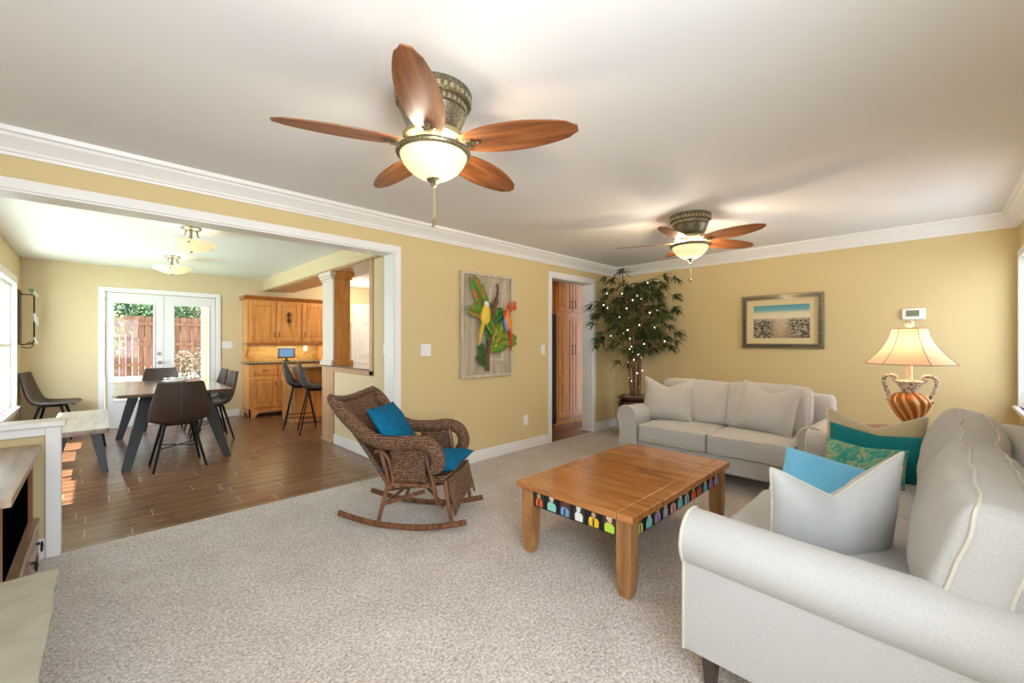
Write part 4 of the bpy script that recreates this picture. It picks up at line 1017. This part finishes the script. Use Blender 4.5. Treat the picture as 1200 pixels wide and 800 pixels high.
bm_ = G().ball((0, 0, 0), .0085, 1, 1, 1, 8, 6); b0 = obj('bulb', bm_, 'bulb', t2, pts[0])
for p in pts[1:]:
    c = b0.copy(); COL.objects.link(c); c.parent = t2; c.location = p

# ------------------------------------------------------------------ end table and lamp
t = thing('end_table', 'small dark wood end table in the corner under the lamp', 'side table', (-1.33, -3.375, 0))
obj('tabletop', G().lathe([(0, .585), (.29, .585), (.30, .595), (.30, .61), (.29, .62), (0, .62)], 40), 'console', t)
obj('pedestal', G().lathe([(0, 0), (.17, 0), (.17, .02), (.06, .06), (.035, .2), (.05, .35), (.035, .5), (.08, .585), (0, .585)], 28), 'console', t)
t = thing('table_lamp', 'lit urn table lamp with scroll handles and pleated peach bell shade', 'lamp', (-1.325, -3.375, .62), R(88))
obj('foot', G().lathe([(0, 0), (.075, 0), (.08, .01), (.07, .022), (.04, .03), (.025, .05), (.03, .065), (0, .065)], 32), 'dark_metal', t)
m = M['swirl'] = mat('swirled_bronze_amber', 'A8672F', .3, .3); mm = N(m, 'ShaderNodeTexNoise')
g = G(); prof = smoothpath([(.025, .06), (.06, .10), (.095, .16), (.115, .215), (.112, .25), (.085, .285), (.055, .30)], 12); seg = 144
rg = []
for (r, z) in [(p[0], p[1]) for p in [Vector((a.x, a.y)) for a in prof]]:
    ring = []
    for i in range(seg):
        a = 2*pi*i/seg; ph = a * 12 + z * 42; rr_ = r * (1 + .055 * sin(ph)); ring.append((rr_ * cos(a), rr_ * sin(a), z))
    rg.append(ring)
g.rings(rg)
for f in g.b.faces:
    c = f.calc_center_median(); a = atan2(c.y, c.x); f.material_index = 1 if sin(a * 12 + c.z * 42) > .35 else 0
M['swirl2'] = mat('pale_amber_ridge', 'D9A768', .3, .2); obj('urn_body', g, ['swirl', 'swirl2'], t, sharp=60)
M['ornate'] = mat('antiqued_white_relief', 'CDBBAA', .5); m = M['ornate']
K(m, ramp(m, noi(m, coord(m), 55, 4, .6, 1), [(.42, '5C3524'), (.52, 'D8CBBB')]), bs(m).inputs['Base Color']); bump(m, noi(m, coord(m), 55, 3), .6, .01)
obj('urn_neck', G().lathe([(0, .295), (.05, .295), (.048, .31), (.055, .33), (.07, .355), (.082, .375), (.085, .385), (.06, .392), (0, .392)], 32), 'ornate', t)
for s in (-1, 1):
    pts = smoothpath([(s * .075, 0, .375), (s * .09, 0, .395), (s * .075, 0, .408), (s * .09, 0, .425), (s * .13, 0, .42), (s * .148, 0, .385), (s * .135, 0, .32), (s * .115, 0, .265), (s * .12, 0, .235), (s * .135, 0, .238)], 5)
    obj('handle', G().tube(pts, [.008 + .005 * sin(pi * i / len(pts)) for i in range(len(pts))], 8), 'ornate', t)
obj('candle_tube', G().tube([(0, 0, .39), (0, 0, .52)], .018, 16), 'cream', t)
# bell shade, six-sided with ribs
def shade_pt(a, q):
    z = .515 + .27 * q; r = .105 + .155 * (1 - q) ** 1.75
    k = 6; seg_a = 2*pi/k; aa = (a % seg_a) - seg_a/2; rr_ = r * cos(seg_a/2) / cos(aa) * (1 + .0) ; rr_ = .7 * rr_ + .3 * r
    rr_ *= 1 + .006 * sin(a * 84)
    return Vector((rr_ * cos(a), rr_ * sin(a), z))
sh = obj('lamp_shade', G().grid(lambda u, v: shade_pt(u * 2*pi, v), 252, 14, wrapu=True), 'shade', t, sharp=180)
g = G()
for k in range(6): g.tube([shade_pt(2*pi*k/6, q / 10) * 1.0 + Vector((.001 * cos(2*pi*k/6), .001 * sin(2*pi*k/6), 0)) for q in range(11)], .002, 5)
for q in (0, 1): g.tube([shade_pt(2*pi*i/72, q) for i in range(72)], .003, 5, closed=True)
obj('shade_trim', g, 'rib', sh)
obj('finial', G().tube([(0, 0, .50), (0, 0, .80)], .004, 6).ball((0, 0, .822), .028), 'cream', t)
lamp('lamp_bulb', 'POINT', (-1.325, -3.375, .62 + .64), 4.5, (1, .70, .42), .04)

# ------------------------------------------------------------------ wall art
# parrot relief, hangs on the back wall (faces -y)
t = thing('parrot_wall_art', 'framed wooden relief of two parrots among green leaves on the yellow wall', 'wall art', (-2.655, 0, 1.487))
wq, hq = .375, .567
M['whitewash'] = wood('whitewashed_frame', 'C6B8A2', 'A89880', .6, 1, 2, 0, 'D6CAB8'); M['board'] = wood('distressed_board', 'B5A68E', '948A76', .7, .6, 2, 0, 'C9BEA8')
g = G().box(-wq, -wq + .03, -.045, -.002, -hq, hq).box(wq - .03, wq, -.045, -.002, -hq, hq).box(-wq + .03, wq - .03, -.045, -.002, -hq, -hq + .03).box(-wq + .03, wq - .03, -.045, -.002, hq - .03, hq); obj('frame', g, 'whitewash', t, bevel=.004)
obj('backing_board', B(-wq + .03, wq - .03, -.02, -.004, -hq + .03, hq - .03), 'board', t)
g = rect_minus(G(), .02, .24, -.40, .42, [(.06, .20, -.36, .38)], -.028, -.02); obj('shutter_panel', g, 'whitewash', t, bevel=.004)
def frond(parent, pts, wd, c1, c2, y=-.06, name='palm_leaf', nb=48):
    wd *= 1.35
    P = smoothpath([(a, y, b_) for a, b_ in pts], 6); g = G(); g.tube(P, .005, 6)
    n = len(P); rn = random.Random(int(wd * 1000) + len(pts) + int(pts[0][0] * 100))
    for i in range(nb):
        s = (i + .5) / nb; q = s * (n - 1); k = min(n - 2, int(q)); p = P[k].lerp(P[k+1], q - k); d = (P[k+1] - P[k]).normalized()
        side = Vector((d.z, 0, -d.x)); L = wd * (sin(pi * (s * .8 + .15))) ** .7
        for sg in (-1, 1):
            g.mi = 1 if rn.random() < .35 else 0
            e = p + (side * sg * .85 + d * .75) * L * rn.uniform(.85, 1.1) + Vector((0, -.01 * rn.random(), 0)); hw = wd * .10
            m1 = p.lerp(e, .5) + d * hw; m2 = p.lerp(e, .5) - d * hw
            g.face([g.b.verts.new(p), g.b.verts.new(m1), g.b.verts.new(e), g.b.verts.new(m2)])
    return obj(name, g, [c1, c2], parent, sharp=180, solid=.002)
for nm, c in (('lgreen', '5E9A2E'), ('dgreen', '2E6A2C'), ('lorange', 'C0793A'), ('pyellow', 'E8C43A'), ('pred', 'D8472A'), ('pblue', '6A92C8'), ('porange', 'E8862E'), ('bwood', '6A5038')): M[nm] = mat('relief_' + nm, c, .55)
frond(t, [(-.02, .13), (-.12, .28), (-.24, .50)], .085, 'lgreen', 'lorange')
frond(t, [(.06, -.10), (-.06, .07), (-.17, .14), (-.30, .15)], .075, 'lgreen', 'lorange', -.075)
frond(t, [(-.02, -.28), (.10, -.22), (.22, -.16), (.38, -.17)], .10, 'lgreen', 'lorange', -.07)
frond(t, [(-.02, -.25), (.05, -.05), (.12, .10)], .07, 'dgreen', 'lgreen', -.05)
frond(t, [(.0, -.12), (.09, .06), (.19, .16)], .075, 'dgreen', 'lgreen', -.06)
frond(t, [(-.04, -.40), (-.09, -.30), (-.13, -.22)], .05, 'dgreen', 'bwood', -.05)
frond(t, [(.02, -.30), (.09, -.12), (.17, .0)], .06, 'lgreen', 'pyellow', -.07)
frond(t, [(-.02, -.44), (-.10, -.40), (-.17, -.34)], .04, 'dgreen', 'bwood', -.05)
frond(t, [(.03, -.20), (-.03, -.02), (-.10, .02)], .06, 'lgreen', 'dgreen', -.055)
frond(t, [(.10, .02), (.05, .16), (.12, .30)], .05, 'lorange', 'dgreen', -.05)
obj('branch', G().tube(smoothpath([(-.02, -.045, -.50), (-.03, -.06, -.32), (.04, -.06, -.06), (.07, -.06, .18), (.12, -.06, .38), (.12, -.05, .47)], 5), [.026 - .014 * i / 25 for i in range(26)], 8), 'bwood', t)
def parrot(parent, ox, oz, flip, ca, cb, cc):
    g = G(); y = -.085; f = flip
    rot = Matrix.Rotation(R(12 * f), 3, 'Y')
    g.ball((ox, y, oz), .06, .95, .6, 1.9, 16, 12, rot)
    g.mi = 1; g.ball((ox + .035 * f, y - .008, oz - .03), .035, .9, .5, 2.4, 12, 10, rot)
    g.mi = 2; g.tube([(ox - .02 * f, y, oz - .08), (ox - .05 * f, y + .01, oz - .20), (ox - .075 * f, y + .02, oz - .34)], [.035, .03, .008], 8, .4)
    b = obj('parrot', g, [ca, cb, cc], parent)
    g = G().ball((ox + .015 * f, y - .005, oz + .105), .036, 1, .8, 1.0); g.mi = 1
    g.tube([(ox + .04 * f, y - .01, oz + .115), (ox + .07 * f, y - .01, oz + .105), (ox + .072 * f, y - .01, oz + .08)], [.015, .011, .002], 8); g.mi = 2; g.ball((ox + .03 * f, y - .033, oz + .115), .006, seg=8, rg=6)
    obj('parrot_head', g, [M['petal'] if ca == 'pyellow' else M[ca], M['bwood'], M['black']], b); return b
parrot(t, -.09, .12, 1, 'pyellow', 'pyellow', 'pyellow'); parrot(t, .25, .05, -1, 'porange', 'pblue', 'pred')
frond(t, [(.17, .10), (.26, .20), (.36, .24)], .06, 'pred', 'porange', -.10, 'raised_wing', 14)
# beach picture on the right wall (faces -x)
t = thing('framed_beach_print', 'dark framed vintage print of a crowded beach street on the right wall', 'picture', (0, -2.23, 1.545), R(-90))
wq, hq = .415, .318
g = G()
for (a0, a1, c0, c1) in ((-wq, -wq + .055, -hq, hq), (wq - .055, wq, -hq, hq), (-wq + .055, wq - .055, -hq, -hq + .055), (-wq + .055, wq - .055, hq - .055, hq)): g.box(a0, a1, -.03, -.002, c0, c1)
M['frame2'] = wood('dark_gilt_frame', '4A4234', '2E281E', .35, 1.5, 0, .2, '6E6148'); fr_ = obj('frame', g, 'frame2', t, bevel=.005)
g = G()
for (ww, hh) in ((wq - .006, hq - .006), (wq - .05, hq - .05)):
    for (a0, a1, c0, c1) in ((-ww, -ww + .008, -hh, hh), (ww - .008, ww, -hh, hh), (-ww, ww, -hh, -hh + .008), (-ww, ww, hh - .008, hh)): g.box(a0, a1, -.034, -.028, c0, c1)
obj('frame_fillet', g, mat('gilt', '9A8B68', .35, .5), fr_)
obj('mat_board', B(-wq + .055, wq - .055, -.012, -.004, -hq + .055, hq - .055), mat('cream_mat_board', 'DCCB9E', .8), t)
m = M['print'] = mat('beach_print', 'C0B090', .6)
sp = N(m, 'ShaderNodeSeparateXYZ'); K(m, coord(m), sp.inputs[0])
mr = N(m, 'ShaderNodeMapRange'); K(m, sp.outputs[2], mr.inputs[0]); mr.inputs[1].default_value = -.21; mr.inputs[2].default_value = .21
ab = N(m, 'ShaderNodeMath'); ab.operation = 'ABSOLUTE'; K(m, sp.outputs[0], ab.inputs[0])
base = ramp(m, mr.outputs[0], [(.0, 'B59A74'), (.3, 'C9AE86'), (.55, 'D3C6A8'), (.62, 'E3D7B4'), (.74, 'D9CFAE'), (.82, '6FA9AE'), (1.0, '3E8A9C')])
n = noi(m, coord(m, (1, 1, 1.2)), 48, 3, .7)
# crowd mask: lower half, more at the sides
cr_ = N(m, 'ShaderNodeMapRange'); K(m, mr.outputs[0], cr_.inputs[0]); cr_.inputs[1].default_value = .62; cr_.inputs[2].default_value = .52
sd_ = N(m, 'ShaderNodeMapRange'); K(m, ab.outputs[0], sd_.inputs[0]); sd_.inputs[1].default_value = .04; sd_.inputs[2].default_value = .12; sd_.inputs[3].default_value = .25
mu = N(m, 'ShaderNodeMath'); mu.operation = 'MULTIPLY'; K(m, cr_.outputs[0], mu.inputs[0]); K(m, sd_.outputs[0], mu.inputs[1])
crowd = ramp(m, n, [(.38, '1F2A2C'), (.46, '6B4630'), (.52, '3C5A60'), (.58, 'D9C9A4'), (.66, '8A5A3C')])
K(m, mixc(m, mu.outputs[0], base, crowd), bs(m).inputs['Base Color'])
obj('print', B(-.285, .285, -.0135, -.011, -.195, .195), 'print', t)

# ------------------------------------------------------------------ fireplace hearth and console at the left
root = thing('stone_hearth', 'pale flagstone hearth slab at the left edge of the carpet', 'hearth', (0, 0, 0))
g = G(); nx = []
edge = []
yy = [-1.06 - .04 * k for k in range(44)]
for y in yy: edge.append((-5.845 + .010 * noise.noise(Vector((y * 6, 0, 0))) + .006 * noise.noise(Vector((y * 25, 3, 0))), y))
poly = [(XL + .01, -1.055)] + [(-6.2, -1.055), (-6.0, -1.06)] + edge + [(XL + .01, yy[-1])]
g.rings([[(a - (.012 if a > -6 else 0), b_, .352) for a, b_ in poly], [(a, b_, .362) for a, b_ in poly], [(a + (.004 if a > -6 else 0), b_, .392) for a, b_ in poly], [(a - (.008 if a > -6 else 0), b_, .40) for a, b_ in poly]])
obj('hearth_slab', g, 'stone', root)
M['brick'] = mat('hearth_brick', '8A5A48', .85); m = M['brick']; bb = N(m, 'ShaderNodeTexBrick'); K(m, coord(m, (1, 1, 1), (R(90), 0, 0)), bb.inputs['Vector']); bb.inputs['Scale'].default_value = 4; bb.inputs['Color1'].default_value = lin('8A5540'); bb.inputs['Color2'].default_value = lin('74463A'); bb.inputs['Mortar'].default_value = lin('B0A898'); K(m, bb.outputs[0], bs(m).inputs['Base Color'])
obj('hearth_base', B(XL + .01, -6.16, -2.7, -1.35, 0, .352), 'brick', root)
t = thing('media_console', 'brown wood console with dark glass front and ring-pull drawers beside the hearth', 'cabinet', (-6.0, -.40, 0))
# local: front faces +x, front plane at x=0 ; y from -.60 to .60
obj('console_top', B(-.44, .035, -.625, .595, .665, .70), 'ctop', t, bevel=.004)
obj('console_body', G().box(-.42, -.40, -.60, .57, .06, .665).box(-.42, 0, -.60, -.58, .0, .665).box(-.42, 0, .55, .57, .0, .665).box(-.42, 0, -.58, .55, .25, .27).box(-.40, -.02, -.58, .55, .06, .08), 'console', t, bevel=.003)
obj('glass_front', B(-.02, -.012, -.55, .50, .28, .655), 'darkglass', t)
g = G().box(-.022, .004, -.60, -.545, .27, .665).box(-.022, .004, .50, .57, .27, .665); obj('door_stile', g, 'console', t, bevel=.003)
obj('lower_ledge', B(-.03, .03, -.60, .57, .245, .275), 'consolefr', t, bevel=.005)
for (y0, y1) in ((-.59, -.02), (-.01, .56)):
    d = obj('drawer', G().box(-.02, .018, y0, y1, .075, .24).box(.016, .026, y0 + .03, y1 - .03, .10, .215), 'consolefr', t, bevel=.004)
    for yh in (y0 + .14, y1 - .14):
        g = G().tube([(.026, yh, .17), (.04, yh, .17)], .007, 8); g.tube([(.042 + .004, yh + .032 * cos(2*pi*k/16), .15 + .024 * sin(2*pi*k/16)) for k in range(16)], .004, 6, closed=True); obj('ring_pull', g, 'black_metal', d)
obj('foot', G().box(-.03, .025, -.60, -.55, 0, .07).box(-.03, .025, .52, .57, 0, .07), 'console', t, bevel=.003)
